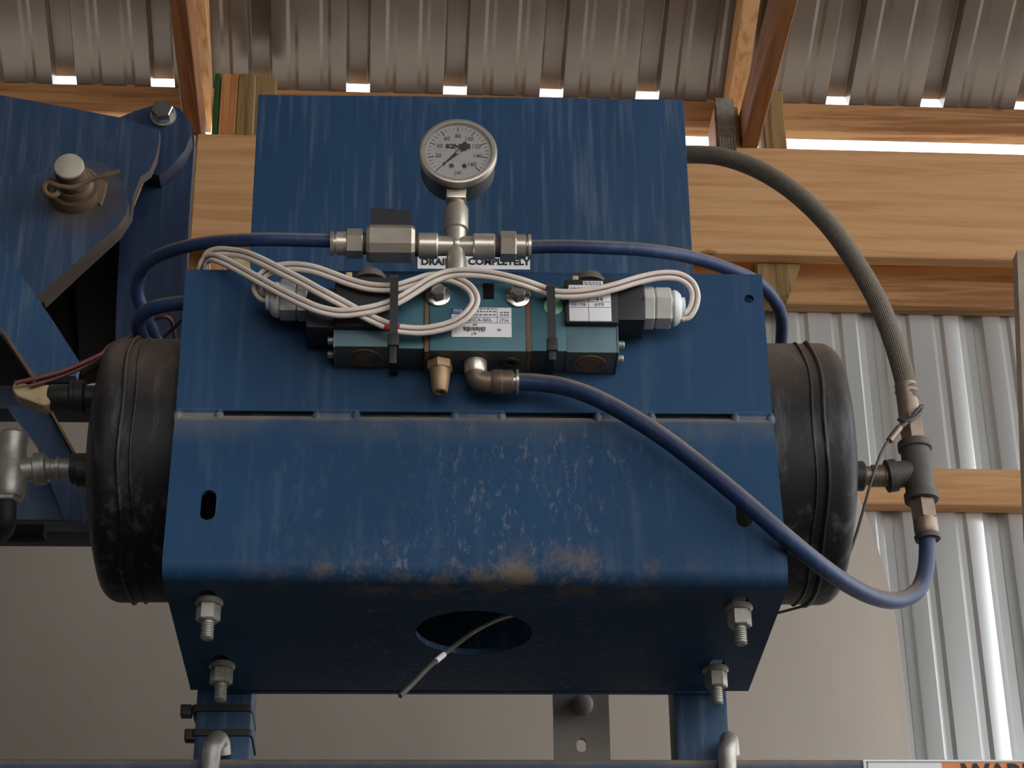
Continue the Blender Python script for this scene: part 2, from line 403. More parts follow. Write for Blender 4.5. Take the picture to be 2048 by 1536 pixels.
def tube(bm, pts, r, seg=12, k=8, smooth=True):
    c = catmull(pts, k) if smooth else [V(p) for p in pts]
    uvl = bm.loops.layers.uv.verify(); rings = []; ds = [0.0]
    t = (c[1] - c[0]).normalized(); n = t.orthogonal().normalized()
    for i, p in enumerate(c):
        t2 = (c[min(i + 1, len(c) - 1)] - c[max(i - 1, 0)]).normalized()
        n = (n - t2 * n.dot(t2)).normalized(); b = t2.cross(n)
        if i: ds.append(ds[-1] + (p - c[i - 1]).length)
        rings.append([bm.verts.new(p + (n * cos(2 * pi * j / seg) + b * sin(2 * pi * j / seg)) * r) for j in range(seg)])
    for i, (a, b_) in enumerate(zip(rings, rings[1:])):
        for j in range(seg):
            f = bm.faces.new((a[j], a[(j + 1) % seg], b_[(j + 1) % seg], b_[j]))
            for l, (uu, vv) in zip(f.loops, ((j, i), (j + 1, i), (j + 1, i + 1), (j, i + 1))):
                l[uvl].uv = (uu / seg, ds[vv])
    bm.faces.new(rings[0][::-1]); bm.faces.new(rings[-1]); return bm
def px(pts, Ys=None):
    """[(x, y, Y)] -> points"""
    return [P(*q) for q in pts]
def text_bm(s, size, o, ax, up, depth=0.0003, align='CENTER', squash=1.0, bold=0.0):
    c = bpy.data.curves.new('t', 'FONT'); c.body = s; c.size = size; c.align_x = align; c.align_y = 'CENTER'
    c.extrude = depth / 2; c.offset = bold; c.resolution_u = 3
    ob = bpy.data.objects.new('t', c); me = bpy.data.meshes.new_from_object(ob)
    ax, up = V(ax).normalized(), V(up).normalized(); nn = ax.cross(up)
    M = Matrix(((ax.x * squash, up.x, nn.x, o[0]), (ax.y * squash, up.y, nn.y, o[1]), (ax.z * squash, up.z, nn.z, o[2]), (0, 0, 0, 1)))
    me.transform(M); bm = bm_(); bm.from_mesh(me)
    bpy.data.objects.remove(ob); bpy.data.curves.remove(c); bpy.data.meshes.remove(me); return bm
XA, ZA = V((1, 0, 0)), V((0, 0, 1))

# ================================================================== SETTING
b = bm_(); box(b, (-9.3, -10.5, -0.05), (4.7, 2.62, 0)); solo('floor', b, M_dirt, 'packed brown dirt floor of the open shed', kind='structure')
b = bm_(); box(b, (-60, -60, -0.2), (60, 60, -0.06)); solo('ground', b, M_gravel, 'pale gravel ground outside the shed', kind='structure')

PITCHR = 0.2286
def rib_profile(u0, n, h=0.019, mini=0.004, base=0.028, top=0.0205):
    """cross-section of a ribbed sheet: n major ribs, u along the width, d away from the room"""
    out = []
    for i in range(n):
        c = u0 + i * PITCHR
        out += [(c - base - .004, 0), (c - base, 0.001), (c - top - .002, h - .001), (c - top, h), (c + top, h), (c + top + .002, h - .001), (c + base, 0.001), (c + base + .004, 0)]
        for m in (1, 2):
            k = c + PITCHR * m / 3
            out += [(k - 0.0135, 0), (k - 0.0055, mini), (k + 0.0055, mini), (k + 0.0135, 0)]
    out.append((u0 + n * PITCHR - 0.032, 0))
    return out
def sheet(prof, fmap, s0, s1, t=0.0007):
    b_ = bm_(); rows = [[b_.verts.new(fmap(u, d, s)) for u, d in prof] for s in (s0, s1)]
    rows2 = [[b_.verts.new(fmap(u, d + t, s)) for u, d in prof] for s in (s0, s1)]
    n = len(prof)
    for i in range(n - 1):
        b_.faces.new((rows[0][i], rows[0][i + 1], rows[1][i + 1], rows[1][i]))
        b_.faces.new((rows2[0][i], rows2[1][i], rows2[1][i + 1], rows2[0][i + 1]))
        b_.faces.new((rows[0][i], rows2[0][i], rows2[0][i + 1], rows[0][i + 1]))
        b_.faces.new((rows[1][i], rows[1][i + 1], rows2[1][i + 1], rows2[1][i]))
    for i in (0, n - 1): b_.faces.new((rows[0][i], rows[1][i], rows2[1][i], rows2[0][i]))
    return b_
# wall of ribbed sheets, behind the girts
WV = 0.14
wall = empty('wall_back', B(0, WV, 0), 'pale grey ribbed sheet metal back wall', kind='structure')
u_w = UB(1737, 618, WV)[0]
pw = rib_profile(0, 4, 0.021, 0.006, 0.028, 0.009)
wm = finish(sheet(pw, lambda u, d, s: BX * u + BY * d + BZ * s, 0.0, 4.36), 20); wm.name = 'wall_sheet'; wm.materials.append(M_wall)
for k in range(-11, 4):
    o = bpy.data.objects.new('wall_sheet', wm); coll.objects.link(o); o.parent = wall
    o.location = B(u_w + k * 4 * PITCHR, WV, 0) - wall.location
# roof of ribbed sheets, rising towards the open front
RS = radians(20.2); EV = 0.2
u_r, z_e = UB(1675, 207, EV)
RD = (-BY * cos(RS) + BZ * sin(RS)); RN = (BY * sin(RS) + BZ * cos(RS))
EAVE = B(0, EV, z_e)
ceil = empty('ceiling', EAVE, 'underside of the ribbed sheet metal roof', kind='structure')
rm = finish(sheet(rib_profile(0, 4, 0.038), lambda u, d, s: BX * u + RN * d + RD * s, -0.006, 6.2), 20); rm.name = 'roof_sheet'; rm.materials.append(M_roof)
for k in range(-11, 4):
    o = bpy.data.objects.new('roof_sheet', rm); coll.objects.link(o); o.parent = ceil
    o.location = BX * (u_r + k * 4 * PITCHR)

# unseen front roof slope beyond the ridge, added to dim the inside
RIDGE = EAVE + RD * 6.2; FD = (-BY * cos(RS) - BZ * sin(RS)); FN = (-BY * sin(RS) + BZ * cos(RS))
b = bm_(); plate(b, [(-9.1, -0.03), (4.6, -0.03), (4.6, 6.0), (-9.1, 6.0)], [], lambda u, s_: RIDGE + BX * u + FD * s_ + FN * 0.01, FN * 0.02)
solo('ceiling', b, M_roof, 'unseen front slope of the shed roof, added to dim the inside', kind='structure')

gab = [(-11.2, 0), (0.13, 0), (0.13, 4.6), (-5.6, 6.75), (-11.2, 4.65)]
b = bm_(); plate(b, gab, [], lambda v, z: B(-9.12, v, z), -BX * 0.03); solo('wall_left_blocker', b, M_dirt, 'unseen dark end wall added to cut bounce from the left', kind='structure')  # unseen wall, added and kept dark so the wall ribs get less bounce

b = bm_(); plate(b, [(-9.1, 0), (-1.6, 0), (-1.6, 4.6), (-9.1, 4.6)], [], lambda u, z: B(u, -11.1, z), -BY * 0.03); solo('wall_front_blocker', b, M_dirt, 'unseen dark front wall added to block light from the front left', kind='structure')  # unseen wall, added to hold back part of the front light

# timbers
def board(name, mat, u0, u1, v0, v1, z0, z1, label, cat='beam', group=None):
    b_ = bm_(); bframe_box(b_, u0, u1, v0, v1, z0, z1); return solo(name, b_, mat, label, cat, group)
zt = 4.452; zb = 4.170
board('carrier_beam', M_woodx, -0.562, 4.5, 0, 0.038, zb, zt, 'wide pale pine carrier beam under the daylight gap')
board('carrier_beam', M_woodx, -6, -0.564, 0, 0.038, zb, zt - 0.003, 'wide pale pine carrier beam butted against its twin behind the blue upright plate')
board('eave_board', M_woodx2, -6, 4.5, EV, EV + 0.038, 4.642, z_e - 0.001, 'brown knotty eave board along the lower edge of the roof')
zg = UB(1800, 611, 0.10)[1]
board('wall_girt', M_woodx2, -6, 4.5, 0.10, 0.139, zg, zg + 0.14, 'brown pine girt just below the wide carrier beam')
z3t = UB(1950, 937, 0.10)[1]; z3b = UB(1950, 1010, 0.10)[1]
board('wall_girt', M_woodx, -6, 4.5, 0.10, 0.139, z3b, z3t, 'narrow pale pine girt across the ribbed wall behind the iron tee')
# laminated post behind the machine
def post(u0, v0, ztop, lab):
    e = empty('laminated_post', B(u0 + .057, v0 + .07, 0), lab, 'post')
    mats = [M_woodgr, M_woodz, M_woodg]
    for i, m in enumerate(mats):
        w = 0.012 if i == 0 else 0.038
        b_ = bm_(); bframe_box(b_, u0 + (0, .014, .053)[i], u0 + (0, .014, .053)[i] + w, v0, v0 + .058, 0, ztop, .002)
        part('ply', b_, m, e)
    return e
u_p = UB(424, 250, 0.04)[0]
post(u_p, 0.04, UB(450, 146, 0.04)[1], 'laminated timber post with a green stained ply beside the truss heel')
b = bm_(); u0 = UB(505, 170, 0.09)[0]; u1 = UB(552, 170, 0.09)[0]; z1 = UB(520, 146, .09)[1]
bframe_box(b, u0 - 0.03, u1, 0.102, 0.136, zt - .08, z1); solo('blocking', b, M_woodg, 'dark weathered block standing on the beam behind the blue plate', 'timber')
b = bm_(); u0 = UB(1543, 240, 0.04)[0]; u1 = UB(1570, 240, 0.04)[0]; z1 = UB(1555, 180, .04)[1]
bframe_box(b, u0 - 0.02, u1, 0.04, 0.12, zt - 0.1, z1); solo('blocking', b, M_woodg, 'dark treated block beside the strapped truss heel', 'timber')
# block under the beam, tapered
b = bm_()
plate(b, [UB(1515, 500, .04), UB(1602, 500, .04), UB(1600, 535, .04), UB(1578, 590, .04), UB(1515, 596, .04)], [], lambda a, c: B(a, 0.04, c), BY * 0.06)
solo('blocking', b, M_woodg, 'grey green tapered block hanging under the carrier beam', 'timber')
# trusses: bottom chord on the beam, top chord under the roof
def truss(u, lab, strap):
    e = empty('roof_truss', B(u, 0.02, zt), lab, 'truss')
    M = Matrix(((BX.x, BY.x, 0, BO.x), (BX.y, BY.y, 0, BO.y), (0, 0, 1, 0), (0, 0, 0, 1)))
    b_ = bm_(); box(b_, (u - .019, -5.0, zt), (u + .019, 0.1, zt + .089), .002, M, 1); part('bottom_chord', b_, M_woody, e)
    b_ = bm_(); L = 5.6; n0 = -0.100
    q = [(-0.06, n0), (L, n0), (L, n0 + .089), (-0.06, n0 + .089)]
    plate(b_, q, [], lambda s, d: EAVE + BX * (u - .019) + RD * s + RN * d, BX * 0.038)
    part('top_chord', b_, M_woodyl, e)
    for vv in (1.6, 3.4):
        b_ = bm_(); top = EAVE.z + vv * math.tan(RS) - .1
        box(b_, (u - .019, -vv - .089, zt + .089), (u + .019, -vv, top), .002, M, 1); part('web', b_, M_woody, e)
    if strap > 0:
        b_ = bm_(); box(b_, (u - .07, -.004, zt - .03), (u - .03, -.001, zt + .13), 0, M); part('steel_strap', b_, M_galv, e, 'shiny galvanised tie strap')
        for i in range(6):
            b_ = bm_(); box(b_, (u - .068 + i * .0065, -.008, zt - .03), (u - .065 + i * .0065, -.004, zt + .02), 0, M); part('strap_rib', b_, M_chrome, e)
        b_ = bm_(); box(b_, (u - .075, -.001, zt), (u - .02, 0.1, zt + .11), .002, M, 1); part('heel_block', b_, M_woody, e)
    return e
uL = (UB(372, 262, 0)[0] + UB(400, 262, 0)[0]) / 2
truss(uL, 'brown pine roof truss resting beside the green stained post', -1)
uR = (UB(1482, 290, 0)[0] + UB(1516, 290, 0)[0]) / 2
truss(uR, 'reddish pine roof truss tied down with a steel strap', 1)
b = bm_(); plate(b, [(2034, 500), (2080, 500), (2120, 1700), (2086, 1700), (2049, 900)], [], lambda x, y: P(x, y, 2.30), (0, 0.04, 0))
solo('leaning_board', b, simple('grey_board', RGB(170, 156, 140), .7), 'grey brown board leaning upright against the wide beam', 'board')

# ================================================================== BEIGE TANK
TKY = 2.0; AX = P(775, 1500, TKY); zr = lambda y: P(1400, y, TKY).z
Rb = (P(1817, 1500, TKY) - AX).x
b = bm_()
prof = [(0, Rb), (zr(1536), Rb), (zr(1400), Rb * 1.003), (zr(1260), Rb * 1.0), (zr(1163), Rb * .99), (zr(1090), Rb * .974), (zr(1021), Rb * .956), (zr(950), Rb * .932), (zr(889), Rb * .905),
        (zr(866), Rb * .86), (zr(848), Rb * .80), (zr(836), Rb * .70), (zr(828), Rb * .5), (zr(826), 0)]
lathe(b, (AX.x, TKY, 0), (0, 0, 1), prof, 96)
for v in b.verts: v.co.y = TKY + (v.co.y - TKY) * 0.28
solo('storage_tank', b, M_beige, 'big beige dome topped storage tank behind the blue bracket', 'tank', angle=60)

# ================================================================== MACHINE: bracket
ZB, ZH, ZT = 2.3116, 2.4660, 2.6099
W = 0.25; YL = -0.0168; YFB = 0.2381; ZF = 2.3137; TH = 0.005
br = empty('tank_bracket', (0, 0.1, ZB), 'blue folded steel bracket wrapped round the black air tank', 'bracket')
def skew(bm):
    for v in bm.verts:
        c = v.co
        if c.z > ZB + 0.03: w_ = max(0, 1 - (c.z - ZB) / (ZH - ZB))
        else: w_ = max(0, 1 - max(0, c.y - YL) / (YFB - YL))
        c.z -= 0.0115 * c.x * w_
    return bm
b = bm_(); box(b, (.188, .016, ZT - .075), (.244, .020, ZT - .006), .001); part('added_hole_backing', b, M_bracket, br)  # added behind the small panel hole so the opening looks dark
# upper panel
zx = lambda x: P(x, 826, -0.002).x
pn = lambda x, y: (P(x, y, 0).x, P(x, y, 0).z)
hx, hz = pn(1499, 593)
b = bm_(); plate(b, [(-W, ZH - .02), (W, ZH - .02), (W, ZT), (-W, ZT)], [circ(hx, hz, .0042)] + [rrect(zx(x0) , ZH + .0008, zx(x1), ZH + .0062, .002) for x0, x1 in ((443, 627), (717, 904), (1009, 1189), (1309, 1466))], lambda a, c: V((a, 0.004, c)), (0, TH, 0)); part('upper_panel', b, M_bracket, br)
# lower panel, leaning back a little, its top edge rolled in
def low(a, s): return V((a, YL + (0 - YL) * (s - ZB) / (ZH - ZB), s))
pl0 = V((0, YL, ZB)); pld = V((0, -YL, ZH - ZB)); pln = V((0, pld.z, -pld.y)).normalized()
def lpx(x, y):
    p = onplane(x, y, pl0, pln); return p.x, p.z
holes = []
for (x, y) in ((416, 1013), (1487, 1020)):
    a, c = lpx(x, y); k = sc((a, 0, c)); holes.append(stadium(a, c, 31 * k, 62 * k / cos(PITCH)))
RB = 0.014
b = bm_(); plate(b, [(-W, ZB + RB), (W, ZB + RB), (W, ZH - .006), (-W, ZH - .006)], holes, low, (0, TH, 0))
part('lower_panel', skew(b), M_bracket, br)
def strip(profile, xs=(-W, W)):
    """thick strip extruded along X from a (y, z) centre-less outline"""
    b_ = bm_(); rows = [[b_.verts.new((x, y, z)) for y, z in profile] for x in xs]
    n = len(profile)
    for i in range(n): b_.faces.new((rows[0][i], rows[0][(i + 1) % n], rows[1][(i + 1) % n], rows[1][i]))
    b_.faces.new(rows[0][::-1]); b_.faces.new(rows[1]); return b_
def arc(cy, cz, r, a0, a1, n=8): return [(cy + r * cos(a0 + (a1 - a0) * i / n), cz + r * sin(a0 + (a1 - a0) * i / n)) for i in range(n + 1)]
yq = low(0, ZB + RB).y
o1 = arc(yq + RB, ZB + RB, RB, pi, 1.5 * pi); i1 = arc(yq + RB, ZB + RB, RB - TH, 1.5 * pi, pi)
part('lower_fold', skew(strip(o1 + i1)), M_bracket, br)
yt = low(0, ZH - .006).y; rr = 0.008
o2 = arc(yt + rr, ZH - .006, rr, pi, pi / 2); i2 = arc(yt + rr, ZH - .006, rr - TH, pi / 2, pi)
part('upper_fold', strip(o2 + i2), M_bracket, br)
# bottom flange with the big round hole
yf0 = yq + RB
c_ = PZ(948, 1268, ZB); rh = (PZ(1065, 1268, ZB) - PZ(832, 1268, ZB)).x / 2
def fl(a, y): return V((a, y, ZB + (ZF - ZB) * (y - yf0) / (YFB - yf0)))
bolts = [(418, 1206), (444, 1333), (1477, 1208), (1431, 1338)]
bp = [PZ(x, y, ZB) for x, y in bolts]
b = bm_(); plate(b, [(-W, yf0), (W, yf0), (W, YFB), (-W, YFB)], [circ(c_.x, c_.y, rh, n=48)] + [stadium(p.x, p.y - .004, .0125, .034) for p in bp], fl, (0, 0, TH))
part('bottom_flange', skew(b), M_bracket, br)
# welded tabs between the slots
zx = lambda x: P(x, 826, -0.002).x
tabs = [(345, 442), (628, 716), (905, 1008), (1190, 1308), (1467, 1552)]
for x0, x1 in tabs:
    a0, a1 = max(zx(x0), -W), min(zx(x1), W); b = bm_()
    box(b, (a0, 0.0012, ZH - .004), (a1, 0.0055, ZH + .0070), .0018, None, 3)
    t_ = part('weld_tab', b, M_bracket, br)
    for e_ in ((a0 + .002), (a1 - .002)):
        b = bm_(); lathe(b, (e_, 0.0030, ZH - .002), (0, 0, 1), [(-.0035, .001), (-.002, .0034), (.003, .0042), (.007, .0030), (.0085, .0008)], 10)
        part('weld_bead', b, M_bracket, t_)
# mounting bolts through the flange
for p in bp:
    w_ = max(0, 1 - max(0, p.y - YL) / (YFB - YL)); z0 = ZB - 0.0115 * p.x * w_ + (ZF - ZB) * (p.y / YFB)
    b = bm_(); cyl(b, (p.x, p.y, z0 + .003), (p.x, p.y, z0 - .034), .0048, 16, .001)
    for i in range(7):
        lathe(b, (p.x, p.y, z0 - .0205 - i * .0019), (0, 0, -1), [(0, .0046), (.0007, .0054), (.0014, .0046)], 16, 0, False, False)
    m = part('mounting_bolt', b, M_galv, br, 'galvanised bolt with flanged nut')
    b = bm_(); lathe(b, (p.x, p.y, z0 - .0002), (0, 0, -1), [(0, .0112), (.0026, .0116), (.0045, .0098)], 24); part('washer', b, M_galv, m)
    b = bm_(); hexa(b, (p.x, p.y, z0 - .0046), (p.x, p.y, z0 - .0185), .0172); part('nut', b, M_galv, m)

# back plate
q = [P(515, 190, .243), P(1365, 197, .243), P(500, 525, .243), P(1388, 525, .243)]
xl = (q[0].x + q[2].x) / 2; xr = (q[1].x + q[3].x) / 2; zt2 = (q[0].z + q[1].z) / 2
bp_ = empty('backing_plate', ((xl + xr) / 2, .246, 2.316), 'tall flat blue steel plate standing behind the pressure gauge', 'plate')
b = bm_(); box(b, (xl, .243, ZF), (xr, .249, zt2), .0012); part('plate_body', b, paint('blue_plate_paint', RGB(34, 66, 98), 0.9, 0.30), bp_)
lab = empty('drain_label', P(948, 525, .242), 'white DRAIN COMPLETELY label on the blue plate behind the brass cross', 'label')
a0, a1 = P(835, 525, .2422), P(1060, 525, .2422); zl0, zl1 = P(948, 538, .2422).z, P(948, 510, .2422).z
b = bm_(); box(b, (a0.x, .2422, zl0), (a1.x, .2432, zl1)); part('label_sheet', b, M_white, lab)
k_ = sc(P(948, 525, .242))
for s_, x_ in (('DRAIN', 874), ('COMPLETELY', 998)):
    p = P(x_, 524, .2419)
    part('lettering', text_bm(s_, 21 * k_, p, XA, ZA, .0004, squash=1.0 if s_ == 'DRAIN' else .98, bold=.0004), M_ink, lab)

# ================================================================== AIR TANK
TY, TZ, TR = 0.1255, 2.4765, 0.1162
tk = empty('air_tank', (0, TY, TZ - TR), 'black cylindrical air tank with domed ends inside the blue bracket', 'tank')
XE = 0.337; dome = 0.043; xs_ = XE - dome
b = bm_(); lathe(b, (-xs_, TY, TZ), (1, 0, 0), [(0, TR), (2 * xs_, TR)], 64, 0, False, False); part('tank_shell', b, M_tank, tk)
for s in (-1, 1):
    b = bm_(); R1 = TR * 1.004; pr = [(0, R1), (.013, R1)]; kr = .016
    for i in range(1, 7):
        a = radians(66) * i / 6; pr.append((.013 + kr * sin(a), R1 - kr + kr * cos(a)))
    h0, r0 = pr[-1]
    for i in range(1, 11):
        t = i / 10; pr.append((h0 + (dome - h0) * (1 - (1 - t) ** 2), r0 * (1 - t)))
    lathe(b, (s * xs_, TY, TZ), (s, 0, 0), pr, 64, 0, False, False); d_ = part('end_cap', b, M_tank, tk, angle=60)
    for kx, wv in ((0, .0022), (.010, .0012)):
        b = bm_(); pts_ = []
        for i in range(48):
            a = 2 * pi * i / 48; r_ = TR + .0005 + .0004 * sin(9 * a + kx * 500)
            pts_.append(V((s * (xs_ - kx + .002) + .0012 * sin(7 * a + s), TY + r_ * cos(a), TZ + r_ * sin(a))))
        tube(b, pts_ + [pts_[0]], wv, 6, 2); part('weld_seam', b, M_tank, d_)
    b = bm_(); lathe(b, (s * (XE - .004), TY, TZ - .002), (s, 0, 0), [(0, .0135), (.015, .0135), (.0165, .012)], 24); part('port_boss', b, M_black, d_)
# ================================================================== SOLENOID VALVE
def boxpx(x0, x1, y0, y1, Yf, dep, bev=.0012):
    xm, ym = (x0 + x1) / 2, (y0 + y1) / 2
    b_ = bm_(); box(b_, (P(x0, ym, Yf).x, Yf, P(xm, y1, Yf).z), (P(x1, ym, Yf).x, Yf + dep, P(xm, y0, Yf).z), bev); return b_
vz = P(955, 703, -.034)
vl = empty('solenoid_valve', (vz.x, -.017, vz.z), 'teal double solenoid air valve bolted to the blue bracket', 'valve')
bodyp = part('valve_body', boxpx(859, 1051, 566, 702, -.036, .040, .0016), M_teal, vl)
for x0, x1 in ((849, 859), (1051, 1061)): part('gasket', boxpx(x0, x1, 572, 703, -.0345, .0385, .0004), M_gasket, vl, 'brown gasket strip')
part('pilot_block', boxpx(786, 849, 570, 697, -.033, .037), M_teal, vl); part('pilot_block', boxpx(1061, 1132, 572, 702, -.033, .037), M_teal, vl)
part('operator_base', boxpx(669, 786, 640, 693, -.033, .037), M_teal_l, vl); part('operator_base', boxpx(1132, 1234, 640, 705, -.033, .037), M_teal_l, vl)
part('end_plate', boxpx(667, 670, 652, 694, -.0335, .0375, .0003), M_teal_l, vl); part('end_plate', boxpx(1234, 1237, 648, 706, -.0335, .0375, .0003), M_teal_l, vl)
# coils, connectors, glands
def coil(x0, x1, y0, y1, cx0, cx1, cy0, cy1, gx, gyc, s):
    c = part('coil', boxpx(x0, x1, y0, y1, -.040, .043, .002), M_black, vl)
    part('connector_housing', boxpx(cx0, cx1, cy0, cy1, -.037, .034, .0025), M_black, c)
    k = sc(P(gx, gyc, -.021)); c0 = P(gx, gyc, -.021); ax = V((s, 0, 0))
    b_ = bm_(); hexa(b_, c0 - ax * .002, c0 + ax * 17 * k, 74 * k, .001, 0); part('gland_collar', b_, M_gland, c)
    b_ = bm_(); hexa(b_, c0 + ax * 18 * k, c0 + ax * 52 * k, 72 * k, .0015, 0); part('gland_nut', b_, M_gland, c)
    b_ = bm_(); lathe(b_, c0 + ax * 52 * k, ax, [(0, 34 * k), (5 * k, 37 * k), (12 * k, 35 * k), (19 * k, 28 * k), (20 * k, 24 * k)], 28); part('gland_dome', b_, M_glandw, c)
    b_ = bm_(); lathe(b_, c0 + ax * 71 * k, ax, [(0, 22 * k), (8 * k, 22 * k), (8.5 * k, 20 * k)], 24); part('gland_tip', b_, M_glandw, c)
    return c
cL = coil(669, 788, 553, 652, 612, 672, 575, 655, 612, 600, -1)
cR = coil(1130, 1236, 558, 645, 1226, 1290, 567, 640, 1290, 616, 1)
for c, x, y in ((cL, 741, 556), (cR, 1178, 562)):
    p = P(x, y, -.016); k = sc(p); b = bm_()
    lathe(b, p - ZA * .004, ZA, [(0, 33 * k), (9 * k, 32 * k), (20 * k, 25 * k), (27 * k, 14 * k), (30 * k, 0)], 24); part('coil_cap', b, simple('smoky_cap', RGB(92, 88, 82), .35, dust=.5), c)
for c, x, y in ((cL, 698, 553), (cR, 1151, 560)): part('terminal_screw', boxpx(x - 6, x + 6, y - 9, y + 8, -.03, .006, .0006), M_tan, c)
# mounting screws
for x, y in ((876, 592), (1036, 594)):
    p = P(x, y, -.036); k = sc(p); b = bm_(); yv = V((0, -1, 0))
    lathe(b, p, yv, [(0, 24 * k), (3.5 * k, 25 * k), (5 * k, 22 * k)], 32); m = part('screw_washer', b, M_chrome, vl)
    b = bm_(); hexa(b, p - V((0, .0018, 0)), p - V((0, .0115, 0)), 28 * k, .001, .3); part('screw_head', b, M_chrome, m)
# dark plug, end screws, port rings
part('sensor_plug', boxpx(966, 988, 566, 598, -.0364, .006, .0005), M_dark, vl)
for x, y, s in ((667, 682, -1), (667, 709, -1), (1237, 690, 1), (1235, 717, 1)):
    p = P(x, y, -.026 if y < 700 else -.008); b = bm_(); lathe(b, p, (s, 0, 0), [(0, .0034), (.0042, .0034), (.005, .0028)], 14); part('end_screw', b, M_galv, vl)
vb = P(760, 694, -.033).z
for x, r_ in ((728, 46), (1180, 46)):
    p = PZ(x, 712, P(x, 693 if x < 900 else 705, -.033).z); k = sc(p); b = bm_(); yc = -.0145
    lathe(b, (p.x, yc, p.z), (0, 0, -1), [(0, 34 * k), (.0010, 33 * k), (.0010, 25 * k), (.0005, 24.5 * k), (.0005, 23 * k), (.0012, 22.5 * k)], 28); g_ = part('port_plug', b, M_grime, vl, 'grimy round port plug')
    for s in (-1, 1):
        b = bm_(); lathe(b, (p.x + s * 18 * k, yc, p.z - .0002), (0, 0, -1), [(0, .0016), (.0009, .0016)], 10); part('port_hole', b, M_ink, g_)
p = P(1022, 702, -.036); b = bm_(); k = sc(p)
lathe(b, (p.x, -.018, p.z), (0, 0, -1), [(-.001, 19 * k), (.0018, 19 * k), (.0018, 10 * k), (-.0005, 9 * k)], 24, 0, False); g_ = part('port_plug', b, M_dull, vl, 'socket head port plug')
b = bm_(); lathe(b, (p.x, -.018, p.z - .0004), (0, 0, -1), [(0, 8.5 * k), (.0006, 8.5 * k)], 6); part('hex_socket', b, M_ink, g_)
# name plate
lb = part('name_plate', boxpx(903, 1023, 615, 674, -.0366, .001, .0002), M_white, vl)
YT = -.0368
def ink(x0, x1, y0, y1, m, par, Y=YT): return part('print_bar', boxpx(x0, x1, y0, y1, Y, .0003, 0), m, par)
def txt(s, x, y, h, m, par, Y=YT - .0001, sq=1, bold=0.0): return part('lettering', text_bm(s, h * 1.35 * sc(P(x, y, Y)) / .87, P(x, y, Y), XA, ZA, .0003, squash=sq, bold=bold), m, par)
ink(903, 938, 615, 628, M_inkb, lb); txt('mac', 920, 621, 10, M_white, lb, YT - .0003)
for y in (617.5, 623, 629.5): 
    x = 946
    while x < 990: w_ = random.uniform(3, 9); ink(x, min(x + w_, 992), y - 1.2, y + 1.2, M_inkg, lb); x += w_ + 2
for y in (625, 630):
    for x in (1000, 1007, 1013): ink(x, x + 5, y - 1.2, y + 1.2, M_inkg, lb)
ink(944, 1022, 634, 634.8, M_inkg, lb); ink(904, 1022, 645, 645.8, M_inkg, lb); ink(994, 995, 616, 645, M_inkg, lb)
txt('861CA-502-', 958, 640, 7, M_inkg, lb, sq=1.0); txt('A3', 950, 649.5, 5, M_ink, lb); txt('J18', 948, 667, 5, M_inkg, lb); txt('28', 998, 660, 5, M_inkg, lb)
txt('1716', 1008, 640.5, 6, M_inkg, lb)
x = 927
while x < 970: w_ = random.uniform(1, 2.4); ink(x, x + w_, 653 + random.uniform(0, 1.5), 664 - random.uniform(0, 4), M_ink, lb); x += w_ + random.uniform(.5, 1.2)
# coil label
lr = part('coil_label', boxpx(1138, 1222, 570, 642, -.0406, .001, .0002), M_white, cR)
part('label_tab', boxpx(1166, 1206, 562, 571, -.0406, .001, .0002), M_white, lr)
YT2 = -.0408
def ink2(*a, m=M_inkb): return ink(*a, m, lr, YT2)
ink2(1177, 1178, 586, 641, m=M_inkg); ink2(1139, 1221, 603, 603.8, m=M_inkg); ink2(1139, 1221, 614, 614.8)
txt('4 4', 1199, 599, 7, M_ink, lr, YT2 - .0001); txt('Volt 170B', 1157, 609, 6, M_inkg, lr, YT2 - .0001, .8); txt('10.970', 1198, 609, 6, M_inkg, lr, YT2 - .0001, .8)
for y, x0 in ((565, 1168), (568.5, 1170), (576, 1141), (581, 1146)):
    x = x0
    while x < x0 + 34: w_ = random.uniform(3, 7); ink2(x, x + w_, y - 1, y + 1, m=M_inkg); x += w_ + 2
# green round sticker
p = P(1107, 613, -.033); b = bm_(); lathe(b, p, (0, -1, 0), [(0, 19 * sc(p)), (.0004, 19 * sc(p))], 32); part('round_sticker', b, M_green, vl, 'mint green round sticker')

# brass silencer under the valve
p0 = P(880, 702, -.036); SX = P(880, 730, -.018).x; k = .000398; zv = p0.z
b = bm_(); z_ = lambda y: P(880, y, -.018).z
mf = empty('exhaust_silencer', (SX, -.018, z_(785)), 'tapered brass exhaust silencer screwed into the valve underside', 'silencer')
hexa(b, (SX, -.018, zv - .0003), (SX, -.018, z_(742)), .019, .001, .2); part('hex_collar', b, M_brass, mf)
b = bm_(); L = z_(742) - z_(785); lathe(b, (SX, -.018, z_(742)), (0, 0, -1), [(0, .0088), (L * .35, .0084), (L * .96, .0066), (L, .006), (L, .0035), (L * .9, .003)], 24); part('silencer_body', b, M_brass, mf)
